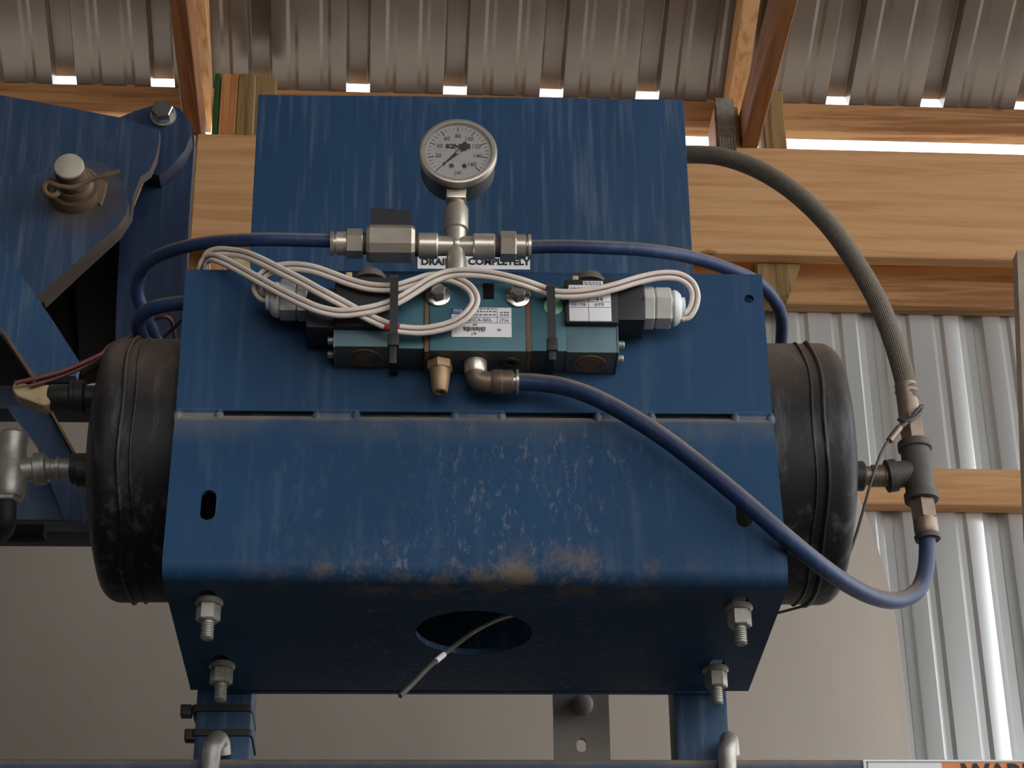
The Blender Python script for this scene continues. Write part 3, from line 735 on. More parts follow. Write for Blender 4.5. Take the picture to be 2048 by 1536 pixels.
# elbow push fitting
EX = P(951, 740, -.018).x; ez = P(951, 763, -.018).z
el = empty('elbow_fitting', (EX, -.018, ez - .01), 'nickel elbow push fitting under the valve feeding the long blue hose', 'fitting')
b = bm_(); lathe(b, (EX, -.018, zv - .0003), (0, 0, -1), [(0, .0096), (.010, .0096), (.012, .0085)], 24); part('threaded_collar', b, M_nickel, el)
b = bm_(); pts_ = [V((EX, -.018, zv - .008)), V((EX, -.018, ez + .008)), V((EX + .002, -.018, ez + .002)), V((EX + .008, -.018, ez)), V((P(985, 763, -.018).x, -.018, ez))]
tube(b, pts_, .0088, 20, 6); part('elbow_body', b, M_plated, el)
x0, x1 = P(982, 763, -.018).x, P(1026, 763, -.018).x
b = bm_(); lathe(b, (x0, -.018, ez), (1, 0, 0), [(0, .0092), (.002, .0104), (.009, .0104), (.0095, .0098), (x1 - x0 - .001, .0098), (x1 - x0, .009)], 24); part('push_socket', b, M_plated, el)
b = bm_(); lathe(b, (x1, -.018, ez), (1, 0, 0), [(0, .0078), (.0022, .0078), (.0026, .0104), (.0046, .0104)], 24); part('release_ring', b, M_nickel, el)

# ================================================================== GAUGE AND CROSS
YA = -.022
AXX = P(912, 490, YA).x; za = lambda y: P(912, y, YA).z; xa = lambda x, y=490: P(x, y, YA).x
zc = za(492); kk = sc((AXX, YA, zc))
cr = empty('cross_fitting', (AXX, YA, za(566)), 'nickel brass four way cross fitting below the pressure gauge', 'fitting')
b = bm_(); lathe(b, (AXX, YA, za(566)), ZA, [(0, 20 * kk), (za(522) - za(566), 21 * kk), (za(516) - za(566), 19 * kk), (za(480) - za(566), 16 * kk)], 28)
part('lower_arm', b, M_nickel, cr)
b = bm_(); lathe(b, (AXX, YA, zc - .004), ZA, [(0, 19 * kk), (za(458) - zc + .004, 20 * kk)], 28); part('upper_arm', b, M_nickel, cr)
b = bm_(); lathe(b, (AXX, YA, za(462)), ZA, [(0, 20 * kk), (.001, 25 * kk), (za(420) - za(462), 25 * kk), (za(416) - za(462), 23 * kk)], 28); part('socket', b, M_nickel, cr)
for s, xe, xi in ((-1, 837, 876), (1, 990, 946)):
    b = bm_(); lathe(b, (AXX, YA, zc), (s, 0, 0), [(0, 19 * kk), (abs(xa(xi) - AXX), 21 * kk)], 28); part('side_arm', b, M_nickel, cr)
    b = bm_(); L = abs(xa(xe) - xa(xi)); lathe(b, (xa(xi), YA, zc), (s, 0, 0), [(0, 24 * kk), (.0012, 26.5 * kk), (L - .001, 26.5 * kk), (L, 24 * kk)], 28); part('socket', b, M_nickel, cr)
b = bm_(); lathe(b, (AXX, YA - .002, zc), (0, -1, 0), [(0, 17 * kk), (.004, 14 * kk), (.0065, 6 * kk), (.007, 0)], 20); part('cross_hub', b, M_nickel, cr)
# right push fitting
pf = empty('push_fitting', (xa(1025), YA, zc - .01), 'nickel push fitting on the cross arm beside the DRAIN label', 'fitting')
b = bm_(); cyl(b, (xa(988), YA, zc), (xa(1002), YA, zc), 22 * kk); part('thread_neck', b, M_dull, pf)
b = bm_(); hexa(b, (xa(1000), YA, zc), (xa(1032), YA, zc), 54 * kk, .0008, 0); part('hex_body', b, M_nickel, pf)
b = bm_(); lathe(b, (xa(1032), YA, zc), (1, 0, 0), [(0, 25 * kk), (18 * kk, 25 * kk), (20 * kk, 22 * kk)], 28); part('barrel', b, M_nickel, pf)
b = bm_(); lathe(b, (xa(1050), YA, zc), (1, 0, 0), [(0, 20 * kk), (5 * kk, 20 * kk), (6 * kk, 26 * kk), (12 * kk, 25 * kk)], 28); part('release_ring', b, M_nickel, pf)
# ball valve
zcb = zc + .0015
bv = empty('ball_valve', (xa(780), YA, zcb - .016), 'small nickel ball valve with a black lever left of the cross fitting', 'valve')
b = bm_(); x0, x1 = xa(733), xa(830); hw = 29 * kk
oc = [(-hw, -hw * .55), (-hw * .62, -hw), (hw * .62, -hw), (hw, -hw * .55), (hw, hw * .55), (hw * .62, hw), (-hw * .62, hw), (-hw, hw * .55)]
ring = []
for xx, g in ((x0, .88), (x0 + .003, 1), (x1 - .003, 1), (x1, .88)): ring.append([b.verts.new((xx, YA + a * g * 1.1, zcb + c * g * 1.12)) for a, c in oc])
for r0, r1 in zip(ring, ring[1:]):
    for i in range(8): b.faces.new((r0[i], r0[(i + 1) % 8], r1[(i + 1) % 8], r1[i]))
b.faces.new(ring[0]); b.faces.new(ring[-1]); part('valve_body', b, M_nickel, bv, angle=18)
b = bm_(); cyl(b, (xa(780), YA, zcb + .010), (xa(780), YA, zcb + .017), .006); part('valve_stem', b, M_dull, bv)
b = bm_(); zl = zcb + hw * 1.12 + .0006
plate(b, [(xa(741), zl), (xa(822), zl), (xa(823), zl + 20 * kk), (xa(817), zl + 36 * kk), (xa(741), zl + 42 * kk)], [], lambda a, c: V((a, YA - .007, c)), (0, .013, 0)); part('lever', b, M_black, bv, 'black plastic lever')
b = bm_(); cyl(b, (xa(722), YA, zcb), (xa(738), YA, zcb), 22 * kk); cyl(b, (xa(828), YA, zcb - .001), (xa(840), YA, zcb - .001), 23 * kk); part('thread_neck', b, M_dull, bv)
pf = empty('push_fitting', (xa(690), YA, zcb - .01), 'nickel push fitting joining the blue hose to the ball valve', 'fitting')
b = bm_(); hexa(b, (xa(726), YA, zcb), (xa(693), YA, zcb), 52 * kk, .0008, 0); part('hex_body', b, M_nickel, pf)
b = bm_(); lathe(b, (xa(693), YA, zcb), (-1, 0, 0), [(0, 24 * kk), (19 * kk, 24 * kk), (21 * kk, 22 * kk)], 28); part('barrel', b, M_nickel, pf)
b = bm_(); lathe(b, (xa(673), YA, zcb), (-1, 0, 0), [(0, 19 * kk), (5 * kk, 19 * kk), (6 * kk, 25 * kk), (12 * kk, 24 * kk)], 28); part('release_ring', b, M_nickel, pf)
# gauge
YG = -.040; gc = P(916, 301, YG); gk = sc(gc); R = 79 * gk
gg = empty('pressure_gauge', (gc.x, YA, za(416)), 'round steel pressure gauge with a grey dial, KINZE lettering and needle near zero', 'gauge')
b = bm_(); lathe(b, (AXX, YA, za(418)), ZA, [(0, 17 * gk), (.006, 18 * gk), (.0065, 16 * gk), (.010, 16 * gk)], 24); part('stem_thread', b, M_plated, gg)
b = bm_(); zs = za(418); box(b, (AXX - 20 * gk, YA - 18 * gk, zs + .007), (AXX + 20 * gk, YA + 18 * gk, gc.z - R + .006), .002); part('stem_square', b, M_nickel, gg)
b = bm_(); lathe(b, (gc.x, YG + .0046, gc.z), (0, 1, 0), [(0, R * .95), (.027, R * .95), (.031, R * .90), (.032, R * .3)], 64); part('case', b, M_case, gg)
b = bm_(); lathe(b, (gc.x, YG + .007, gc.z), (0, -1, 0), [(0, R * .96), (0, R), (.005, R), (.007, R * .97), (.0075, R * .93), (.0072, R * .86), (.006, R * .845), (.0015, R * .84)], 64, 0, False, False); part('bezel', b, M_bezel, gg)
YD = YG + .0035
b = bm_(); lathe(b, (gc.x, YD + .0008, gc.z), (0, -1, 0), [(0, R * .845), (.0008, R * .845)], 64); dl = part('dial', b, M_dial, gg)
RDl = R * .84
def dp(r, a, y=YD - .0002): return V((gc.x + r * RDl * cos(a), y, gc.z + r * RDl * sin(a)))
for i in range(33):
    a = radians(225 - i * 270 / 32); major = i % 4 == 0; r0, r1 = (0.74 if major else 0.82), 0.93
    t_ = V((-sin(a), 0, cos(a))) * RDl * (.014 if major else .008); b = bm_()
    vs_ = [b.verts.new(dp(r, a) + t_ * s) for r, s in ((r0, -1), (r1, -1), (r1, 1), (r0, 1))]
    f_ = b.faces.new(vs_); e_ = bmesh.ops.extrude_face_region(b, geom=[f_]); bmesh.ops.translate(b, verts=[g for g in e_['geom'] if isinstance(g, bmesh.types.BMVert)], vec=(0, -.0002, 0))
    part('scale_mark', b, M_ink if major else M_inkg, dl)
for i, n in enumerate((0, 20, 40, 60, 80, 100, 120, 140, 160)):
    a = radians(225 - i * 270 / 8); part('numeral', text_bm(str(n), RDl * .19, dp(.6, a, YD - .0004), XA, ZA, .0003, bold=.0001), M_inkg, dl)
part('lettering', text_bm('KINZE', RDl * .21, dp(.22, pi / 2, YD - .0004), XA, ZA, .0003, squash=1.25, bold=.00035), M_ink, dl)
part('lettering', text_bm('psi', RDl * .2, dp(.72, -pi / 2, YD - .0004), XA, ZA, .0003), M_inkg, dl)
for s in (-1, 1):
    b = bm_(); c0 = dp(.52, -pi / 2 + s * .38); lathe(b, c0, (0, -1, 0), [(0, RDl * .08), (.0003, RDl * .08), (.0003, RDl * .045), (0, RDl * .045)], 20); part('dial_screw', b, M_inkg, dl)
na = radians(226); nd, nt = V((cos(na), 0, sin(na))), V((-sin(na), 0, cos(na)))
b = bm_(); yv = V((0, YD - .0012 - gc.y, 0)); c0 = gc + yv
pts_ = [nd * RDl * .80, nd * RDl * .1 + nt * RDl * .05, -nd * RDl * .12 + nt * RDl * .06, -nd * RDl * .2 + nt * RDl * .13, -nd * RDl * .42 + nt * RDl * .12, -nd * RDl * .42 - nt * RDl * .12, -nd * RDl * .2 - nt * RDl * .13, -nd * RDl * .12 - nt * RDl * .06, nd * RDl * .1 - nt * RDl * .05]
f_ = b.faces.new([b.verts.new(c0 + p) for p in pts_]); e_ = bmesh.ops.extrude_face_region(b, geom=[f_]); bmesh.ops.translate(b, verts=[g for g in e_['geom'] if isinstance(g, bmesh.types.BMVert)], vec=(0, -.0004, 0))
nd_ = part('needle', b, M_ink, gg); b = bm_(); lathe(b, c0 - V((0, .0003, 0)), (0, -1, 0), [(0, RDl * .085), (.0008, RDl * .085), (.001, RDl * .06)], 20); part('needle_hub', b, M_bezel, nd_)
b = bm_(); lathe(b, (gc.x, YD - .0028, gc.z), (0, -1, 0), [(0, R * .842), (.0006, R * .842)], 64); part('glass', b, M_glass, gg)

# ================================================================== HOSES
def hose(name, pts, r, mat, label, cat='hose', seg=16, group=None):
    b_ = bm_(); tube(b_, px(pts), r, seg, 8); return solo(name, b_, mat, label, cat, group, angle=60)
hose('air_hose', [(668, 482, YA), (600, 480, YA), (520, 479, -.02), (440, 483, -.005), (370, 494, .01), (310, 516, .03), (280, 548, .05), (274, 585, .065), (290, 630, .08), (318, 690, .10)], .0060, M_hose,
     'blue air hose looping down from the ball valve beside the upright plate')
hose('air_hose', [(400, 602, .03), (365, 606, .03), (320, 612, .035), (288, 626, .045), (276, 650, .06), (288, 685, .09), (300, 720, .13)], .0066, M_hose,
     'short blue hose curling out of the bracket edge above the tank end')
hose('air_hose', [(1052, 494, YA), (1120, 493, YA), (1200, 495, -.02), (1290, 500, -.008), (1370, 512, .015), (1440, 532, .035), (1510, 562, .06), (1548, 600, .085), (1564, 640, .11), (1562, 700, .15)], .0060, M_hose,
     'blue air hose running from the push fitting over the top edge of the bracket')
hose('air_hose', [(1032, 763, -.018), (1080, 766, -.019), (1130, 774, -.021), (1190, 795, -.024), (1260, 832, -.026), (1330, 877, -.027), (1410, 938, -.029), (1490, 1004, -.031), (1570, 1073, -.026), (1640, 1130, 0), (1700, 1171, .04), (1755, 1196, .08), (1800, 1200, .11), (1836, 1180, .125), (1852, 1135, .127), (1855, 1070, .1255)], .0074, M_hose,
     'long blue air hose sweeping across the bracket front to the iron tee', seg=20)
hb = hose('braided_hose', [(1340, 312, .30), (1375, 309, .29), (1440, 313, .27), (1510, 336, .25), (1580, 378, .22), (1650, 442, .19), (1708, 520, .16), (1756, 604, .14), (1788, 685, .13), (1811, 765, .1255), (1817, 800, .1255)], .0096, M_braid,
     'grey braided hose arching from behind the blue plate to the iron tee', seg=28)

# ================================================================== RIGHT TEE
def seg_lathe(bm, A, Bq, prof, seg=24):
    d = Bq - A; L = d.length; return lathe(bm, A, d, [(h * L, r) for h, r in prof], seg)
Q = lambda x, y: P(x, y, TY)
kt = sc(Q(1830, 950))
tee = empty('iron_tee', Q(1838, 1010), 'dark iron pipe tee screwed to the tank beside the ribbed wall', 'fitting')
b = bm_(); seg_lathe(b, Q(1828, 884), Q(1844, 1004), [(0, 30 * kt), (.02, 34 * kt), (.13, 34 * kt), (.15, 29 * kt), (.5, 31 * kt), (.85, 29 * kt), (.87, 34 * kt), (.98, 34 * kt), (1, 30 * kt)], 28); part('tee_run', b, M_dull, tee)
b = bm_(); seg_lathe(b, Q(1836, 944), Q(1772, 953), [(0, 27 * kt), (.68, 27 * kt), (.7, 33 * kt), (.97, 33 * kt), (1, 28 * kt)], 28); part('tee_branch', b, M_dull, tee)
b = bm_(); seg_lathe(b, Q(1776, 952), Q(1712, 952), [(0, 20 * kt), (.15, 21 * kt), (.16, 22 * kt), (.5, 22 * kt), (.52, 19 * kt), (.7, 20 * kt), (1, 21 * kt)], 24); nip = part('pipe_nipple', b, M_plated, tee)
for i in range(7):
    b = bm_(); seg_lathe(b, Q(1742 + i * 4, 952), Q(1744.5 + i * 4, 952), [(0, 21 * kt), (.5, 23 * kt), (1, 21 * kt)], 20); part('thread_turn', b, M_galv, nip)
hf = empty('hose_end_fitting', Q(1826, 884), 'crimped swivel fitting on the lower end of the braided hose', 'fitting')
b = bm_(); seg_lathe(b, Q(1811, 768), Q(1820, 838), [(0, 21 * kt), (.03, 23 * kt), (.2, 22 * kt), (.22, 24 * kt), (.3, 22 * kt), (.9, 22 * kt), (.95, 20 * kt), (1, 19 * kt)], 24); part('ferrule', b, M_plated, hf)
b = bm_(); hexa(b, Q(1820, 836), Q(1827, 886), 44 * kt, .001, .3); part('swivel_nut', b, M_plated, hf)
ra = empty('reducer_fitting', Q(1852, 1082), 'stepped push fitting under the iron tee gripping the blue hose', 'fitting')
b = bm_(); hexa(b, Q(1844, 1002), Q(1850, 1042), 46 * kt, .001, .3); part('hex_body', b, M_plated, ra)
b = bm_(); seg_lathe(b, Q(1850, 1040), Q(1854, 1070), [(0, 24 * kt), (.8, 24 * kt), (1, 20 * kt)], 24); part('barrel', b, M_plated, ra)
b = bm_(); seg_lathe(b, Q(1854, 1068), Q(1856, 1080), [(0, 20 * kt), (.3, 26 * kt), (1, 25 * kt)], 24); part('release_ring', b, M_dull, ra)
# safety cable
cab = empty('safety_cable', Q(1650, 1200), 'thin steel safety cable hanging from the hose end past the tank', 'cable')
b = bm_(); tube(b, px([(1796, 858, .10), (1780, 878, .098), (1768, 895, .096), (1756, 922, .095), (1742, 965, .095), (1728, 1015, .10), (1712, 1070, .11), (1692, 1125, .12), (1668, 1180, .14), (1635, 1203, .17), (1600, 1214, .2), (1555, 1226, .26)]), .0013, 8, 8); part('cable', b, M_dull, cab)
b = bm_(); tube(b, px([(1842, 812, .112), (1828, 830, .108), (1812, 846, .104), (1796, 858, .10)]), .0018, 8, 6); part('loop', b, M_dull, cab)
b = bm_(); tube(b, px([(1796, 838, .106), (1815, 842, .1035), (1838, 828, .108), (1845, 812, .116)]), .0018, 8, 6); part('loop', b, M_dull, cab)
b = bm_(); cyl(b, P(1800, 854, .101), P(1778, 882, .098), .0032, 12, .0006); part('crimp_sleeve', b, M_plated, cab)

# ================================================================== LEFT TEE AND SWITCH
kt = sc(Q(30, 940))
tee = empty('galvanised_tee', Q(20, 1005), 'galvanised pipe tee screwed to the tank end beside the blue linkage', 'fitting')
b = bm_(); seg_lathe(b, Q(28, 868), Q(18, 998), [(0, 26 * kt), (.05, 31 * kt), (.16, 30 * kt), (.2, 27 * kt), (.5, 33 * kt), (.8, 33 * kt), (.95, 30 * kt), (1, 26 * kt)], 28); part('tee_run', b, M_galv, tee)
b = bm_(); seg_lathe(b, Q(22, 942), Q(94, 937), [(0, 26 * kt), (.62, 24 * kt), (.66, 33 * kt), (.96, 33 * kt), (1, 29 * kt)], 28); part('tee_branch', b, M_galv, tee)
b = bm_(); seg_lathe(b, Q(92, 937), Q(142, 937), [(0, 21 * kt), (.2, 21 * kt), (.22, 19 * kt), (.4, 19 * kt), (.42, 24 * kt), (.55, 24 * kt), (.57, 21 * kt), (1, 21 * kt)], 24); part('pipe_nipple', b, M_galv, tee)
b = bm_(); seg_lathe(b, Q(140, 937), Q(186, 938), [(0, 20 * kt), (.08, 31 * kt), (1, 32 * kt)], 28); part('bushing', b, M_black, tee, 'black bushing at the tank')
b = bm_(); hexa(b, Q(19, 984), Q(16, 1006), 44 * kt, .001); part('hose_nut', b, M_galv, tee)
b = bm_(); tube(b, px([(16, 1000, TY), (14, 1040, TY), (8, 1062, TY + .02), (-20, 1075, TY + .05), (-90, 1070, TY + .09)]), .0078, 14, 6); solo('drain_hose', b, M_rubber, 'short black rubber hose below the galvanised tee', 'hose')
ps = empty('pressure_switch', P(140, 825, .12), 'black pressure switch with a tan plug on the tank end', 'switch')
Q2 = lambda x, y: P(x, y, .118)
b = bm_(); seg_lathe(b, Q2(98, 795), Q2(142, 795), [(0, 25 * kt), (.1, 27 * kt), (1, 27 * kt)], 24); part('switch_barrel', b, M_black, ps)
b = bm_(); seg_lathe(b, Q2(140, 794), Q2(172, 794), [(0, 30 * kt), (.1, 34 * kt), (.3, 34 * kt), (.32, 31 * kt), (.5, 31 * kt), (.52, 35 * kt), (.9, 35 * kt), (1, 30 * kt)], 24); part('ribbed_collar', b, M_black, ps)
b = bm_(); seg_lathe(b, Q2(170, 795), Q2(215, 796), [(0, 25 * kt), (1, 25 * kt)], 24); part('switch_neck', b, M_black, ps)
b = bm_(); plate_px(b, [(28, 763), (60, 768), (98, 768), (100, 806), (88, 812), (60, 800), (34, 792), (24, 778)], .108, .018); bmesh.ops.bevel(b, geom=b.edges[:], offset=.0012, segments=1, affect='EDGES'); part('plug', b, M_tan, ps, 'tan connector plug')
hose('signal_wire', [(30, 766, .10), (70, 757, .10), (120, 744, .102), (170, 724, .105), (205, 707, .11), (222, 697, .12), (240, 700, .14)], .0021, M_wirer, 'dull red wire running from the tan plug over the tank end', 'wire', 8)
hose('signal_wire', [(60, 772, .104), (110, 757, .106), (160, 737, .108), (200, 714, .112), (212, 698, .12), (225, 688, .13), (270, 668, .13), (300, 645, .10), (322, 634, .08), (340, 638, .08), (347, 660, .10), (352, 700, .14)], .0019, M_wirer, 'dull red wire looping up beside the bracket corner', 'wire', 8)
hose('signal_wire', [(318, 682, .11), (335, 668, .095), (352, 652, .08), (372, 632, .05)], .0018, M_dull, 'dark thin wire slipping behind the bracket edge above the tank', 'wire', 8)

# ================================================================== WIRES OVER THE VALVE
def offset_px(pts, d):
    out = []
    for i, q in enumerate(pts):
        a, c = pts[max(i - 1, 0)], pts[min(i + 1, len(pts) - 1)]
        tx, ty = c[0] - a[0], c[1] - a[1]; L = sqrt(tx * tx + ty * ty) or 1
        out.append((q[0] - ty / L * d, q[1] + tx / L * d, q[2] + (0.0003 if d else 0)))
    return out
WA = [(540, 598, -.021), (522, 592, -.022), (514, 578, -.024), (520, 556, -.028), (545, 539, -.032), (582, 533, -.038), (622, 537, -.043), (662, 550, -.045), (700, 564, -.046), (742, 574, -.047), (788, 575, -.047), (822, 566, -.047), (858, 555, -.046), (895, 555, -.046), (925, 566, -.047), (943, 581, -.048), (950, 600, -.049), (943, 618, -.049), (924, 637, -.048), (893, 652, -.046), (846, 661, -.045), (804, 659, -.046), (786, 655, -.047), (762, 646, -.048), (722, 627, -.0495), (680, 604, -.050), (640, 583, -.050), (600, 561, -.046), (560, 541, -.04), (520, 521, -.03), (490, 509, -.02), (462, 504, -.012), (436, 503, -.006), (418, 509, 0), (411, 522, .006), (410, 545, .016)]
WB = [(1362, 634, -.021), (1376, 630, -.022), (1387, 612, -.024), (1390, 588, -.027), (1380, 566, -.031), (1355, 552, -.035), (1318, 551, -.039), (1275, 560, -.043), (1232, 573, -.046), (1190, 583, -.0475), (1148, 588, -.048), (1108, 587, -.047), (1080, 577, -.045), (1040, 563, -.050), (985, 550, -.050), (935, 545, -.050), (895, 548, -.049), (862, 560, -.051), (832, 579, -.051), (797, 600, -.051), (760, 614, -.052), (722, 622, -.053), (680, 626, -.053), (640, 619, -.053), (605, 605, -.05), (560, 583, -.042), (520, 561, -.034), (484, 541, -.024), (452, 524, -.014), (428, 515, -.006), (414, 518, .002), (405, 532, .008), (402, 550, .016)]
lw = 'white wire of the pair looping from the left coil gland through both ties'
RW = .00225
for nm, pts_, labs in (('A', WA, ('white insulated wire from the left gland looping over the name plate', 'white insulated wire from the left gland running just inside its twin', 'dull red wire bundled with the white pair from the left gland')),
                       ('B', WB, ('white insulated wire from the right gland arching over the coil label', 'white insulated wire from the right gland running just below its twin', 'dull red wire bundled with the white pair from the right gland'))):
    for d, m, l_, r_ in ((-5.6, M_wire, labs[0], RW), (5.6, M_wire, labs[1], RW), (0.5, M_wirer, labs[2], RW * .7)):
        q_ = offset_px(pts_, d)
        if m is M_wirer: q_ = [(x, y + 3, Y + (.0022 if 3 < i < len(q_) - 4 else .001)) for i, (x, y, Y) in enumerate(q_)]
        w_o = hose('control_wire', q_, r_, m, l_, 'wire', 8)
        if nm == 'A' and m is M_wire:
            f = 0.35 if d < 0 else 0.75
            a_, c_2 = V(q_[23]), V(q_[22]); e0 = a_.lerp(c_2, f); e1 = a_.lerp(c_2, f + 0.75)
            b = bm_(); tube(b, [P(*e0), P(*e0.lerp(e1, .5)), P(*e1)], RW * 1.12, 10, 3); part('red_sleeve', b, M_sleeve, w_o, 'red heat shrink sleeve')
# cable ties round the valve
def tie(x, yt, yb, lab, tail):
    p0, p1 = P(x, yt, -.0545), P(x, yb, -.0545); w_ = .0068
    e = empty('cable_tie', (p0.x, -.054, p1.z), lab, 'cable tie')
    z0_, z1_ = P(x, 700, -.036).z - .0035, p0.z
    b_ = bm_(); o_ = rrect(-.0575, z0_, .0035, z1_, .006); i_ = rrect(-.0560, z0_ + .0015, .0020, z1_ - .0015, .0045)
    plate(b_, o_, [i_], lambda y, z: V((p0.x - w_ / 2, y, z)), (w_, 0, 0)); part('strap', b_, M_black, e)
    b_ = bm_(); box(b_, (p0.x - .0046, -.062, p1.z - .004), (p0.x + .0046, -.0545, p1.z + .0075), .001); part('head', b_, M_black, e)
    b_ = bm_(); box(b_, (p0.x - .003, -.060, p1.z - tail), (p0.x + .003, -.0588, p1.z - .003), .0004); part('tail', b_, M_black, e)
tie(789, 549, 690, 'black cable tie round the left operator of the teal valve', .02)
tie(1101, 567, 700, 'black cable tie round the right operator beside the mint sticker', .012)
# yellow foam piece behind the bracket corner
b = bm_(); plate_px(b, [(456, 512), (470, 509), (498, 512), (499, 540), (470, 545), (458, 532)], .03, .02); bmesh.ops.bevel(b, geom=b.edges[:], offset=.002, segments=2, affect='EDGES')
solo('foam_wad', b, M_foam, 'scrap of yellow foam tucked behind the bracket top edge', 'foam')
# stub of cable poking out of the round hole
cb = empty('cable_stub', P(800, 1393, .05), 'dark cable stub poking out of the round hole in the bracket underside', 'cable')
b = bm_(); tube(b, px([(1040, 1228, .16), (1000, 1238, .14), (950, 1262, .11), (905, 1295, .08), (860, 1332, .055), (825, 1368, .04), (800, 1392, .03)]), .0021, 10, 8); part('sheath', b, M_dull, cb)
b = bm_(); cyl(b, P(888, 1309, .070), P(872, 1322, .0605), .0024, 10); part('white_mark', b, M_white, cb)

# ================================================================== FRAME BELOW
YFm = 0.222
zb1 = P(1024, 1513, YFm).z; HB = 0.10
fb = empty('frame_beam', (0, YFm + .05, 0), 'blue steel crossbeam under the bracket carrying the warning decal', 'beam')
b = bm_(); box(b, (-1.3, YFm, zb1 - HB), (1.3, YFm + .1, zb1), .012, None, 5); part('beam_tube', b, M_beam, fb)
for x in (-1.25, 1.25):
    b = bm_(); box(b, (x - .05, YFm, 0), (x + .05, YFm + .1, zb1 - HB), .006); part('beam_leg', b, M_blue, fb)
def leg(x0, x1, lab):
    a = P(x0, 1450, .243).x; c = P(x1, 1450, .243).x; b_ = bm_(); box(b_, (a, .243 + .0065, zb1), (c, .243 + .055, ZF - .001 + .04), .004)
    return solo('support_post', b_, M_blue, lab, 'post')
leg(388, 501, 'blue square post with black cable ties carrying the bracket'); leg(1352, 1460, 'bare blue square post carrying the bracket')
for y, hx_ in ((1417, 372), (1466, 380)):
    a, c = P(384, y, .249), P(505, y, .249); e = empty('cable_tie', ((a.x + c.x) / 2, .27, a.z), 'black cable tie round the blue post, the %s one' % ('upper' if y < 1440 else 'lower'), 'cable tie')
    b = bm_(); plate(b, rrect(a.x, .2465, c.x, .302, .004), [rrect(a.x + .0018, .2483, c.x - .0018, .3, .003)], lambda x, yy: V((x, yy, a.z - .003)), (0, 0, .006)); part('strap', b, M_black, e)
    b = bm_(); h = P(hx_, y + 3, .252); box(b, (h.x - .005, .250, h.z - .005), (h.x + .005, .262, h.z + .005), .001); part('head', b, M_black, e)
def ubolt(x, lab):
    p = P(x, 1490, YFm); b_ = bm_(); r_ = .0082; ytop = P(x, 1482, .26).z; yb = zb1 - HB - .03
    pts_ = [V((p.x, YFm - .0075, yb)), V((p.x, YFm - .0075, zb1 - .005)), V((p.x, YFm + .002, zb1 + .018)), V((p.x, YFm + .014, zb1 + .023)), V((p.x, YFm + .026, zb1 + .016)), V((p.x, YFm + .0085 + .024, zb1 + .0065))]
    if True:
        pts_ = [V((p.x, YFm - .0075, yb)), V((p.x, YFm - .0075, zb1 - .01)), V((p.x + .002, YFm - .0055, zb1 + .008)), V((p.x + .004, YFm + .004, zb1 + .0165)), V((p.x + .006, YFm + .013, zb1 + .0165)), V((p.x + .007, YFm + .018, zb1 + .0075))]
    tube(b_, pts_, r_, 16, 6); solo('u_bolt', b_, M_galv, lab, 'bolt', angle=60)
ubolt(425, 'galvanised u bolt hooked over the crossbeam below the tied post'); ubolt(1450, 'galvanised u bolt hooked over the crossbeam below the bare post')
# grey strap behind
YS = 0.34
st = empty('hanger_strap', P(1163, 1510, YS), 'grey drilled steel strap behind the crossbeam between the posts', 'strap')
a, c = P(1107, 1450, YS).x, P(1219, 1450, YS).x; zc0 = P(1163, 1490, YS); k = sc(zc0)
b = bm_(); plate(b, [(a, zb1 - HB), (c, zb1 - HB), (c, 2.46), (a, 2.46)], [stadium(zc0.x, zc0.z, 20 * k, 30 * k)], lambda x, z: V((x, YS, z)), (0, .006, 0)); part('strap_plate', b, M_steelgrey, st)
p = P(1165, 1411, YS); b = bm_(); lathe(b, p, (0, -1, 0), [(0, 21 * k), (.006, 21 * k), (.008, 17 * k), (.009, 8 * k), (.0092, 0)], 24); part('bolt_head', b, M_steelgrey, st)
# warning decal
dc = empty('warning_decal', P(1890, 1600, YFm), 'white bordered orange WARNING decal on the blue crossbeam', 'decal')
yy = YFm - .0008
def dbox(x0, x1, y0, y1, t): 
    b_ = bm_(); box(b_, (P(x0, 1530, yy).x, yy - t, P(1900, y1, yy).z), (P(x1, 1530, yy).x, yy + .0009, P(1900, y0, yy).z)); return b_
part('decal_sheet', dbox(1727, 2250, 1519.5, 1660, 0), M_white, dc); part('rule', dbox(1733, 2246, 1523.5, 1525, .0003), M_inkg, dc); part('rule', dbox(1734, 1736, 1524, 1655, .0003), M_inkg, dc)
part('warning_panel', dbox(1884, 2246, 1525.5, 1600, .0003), M_orange, dc)
pw_ = P(2052, 1547, yy - .0006); kd = sc(pw_)
part('lettering', text_bm('WARNING', 50 * kd, pw_, XA, ZA, .0004, squash=1.05, bold=.0008), M_ink, dc)
b = bm_(); plate(b, [(1906, 1562), (1946, 1562), (1926, 1528)], [], lambda x, y: P(x, y, yy - .0005), (0, -.0004, 0)); wt = part('alert_triangle', b, M_ink, dc)
pw_ = P(1926, 1550, yy - .0011); part('exclamation_mark', text_bm('!', 26 * kd, pw_, XA, ZA, .0004, bold=.0006), M_orange, wt)

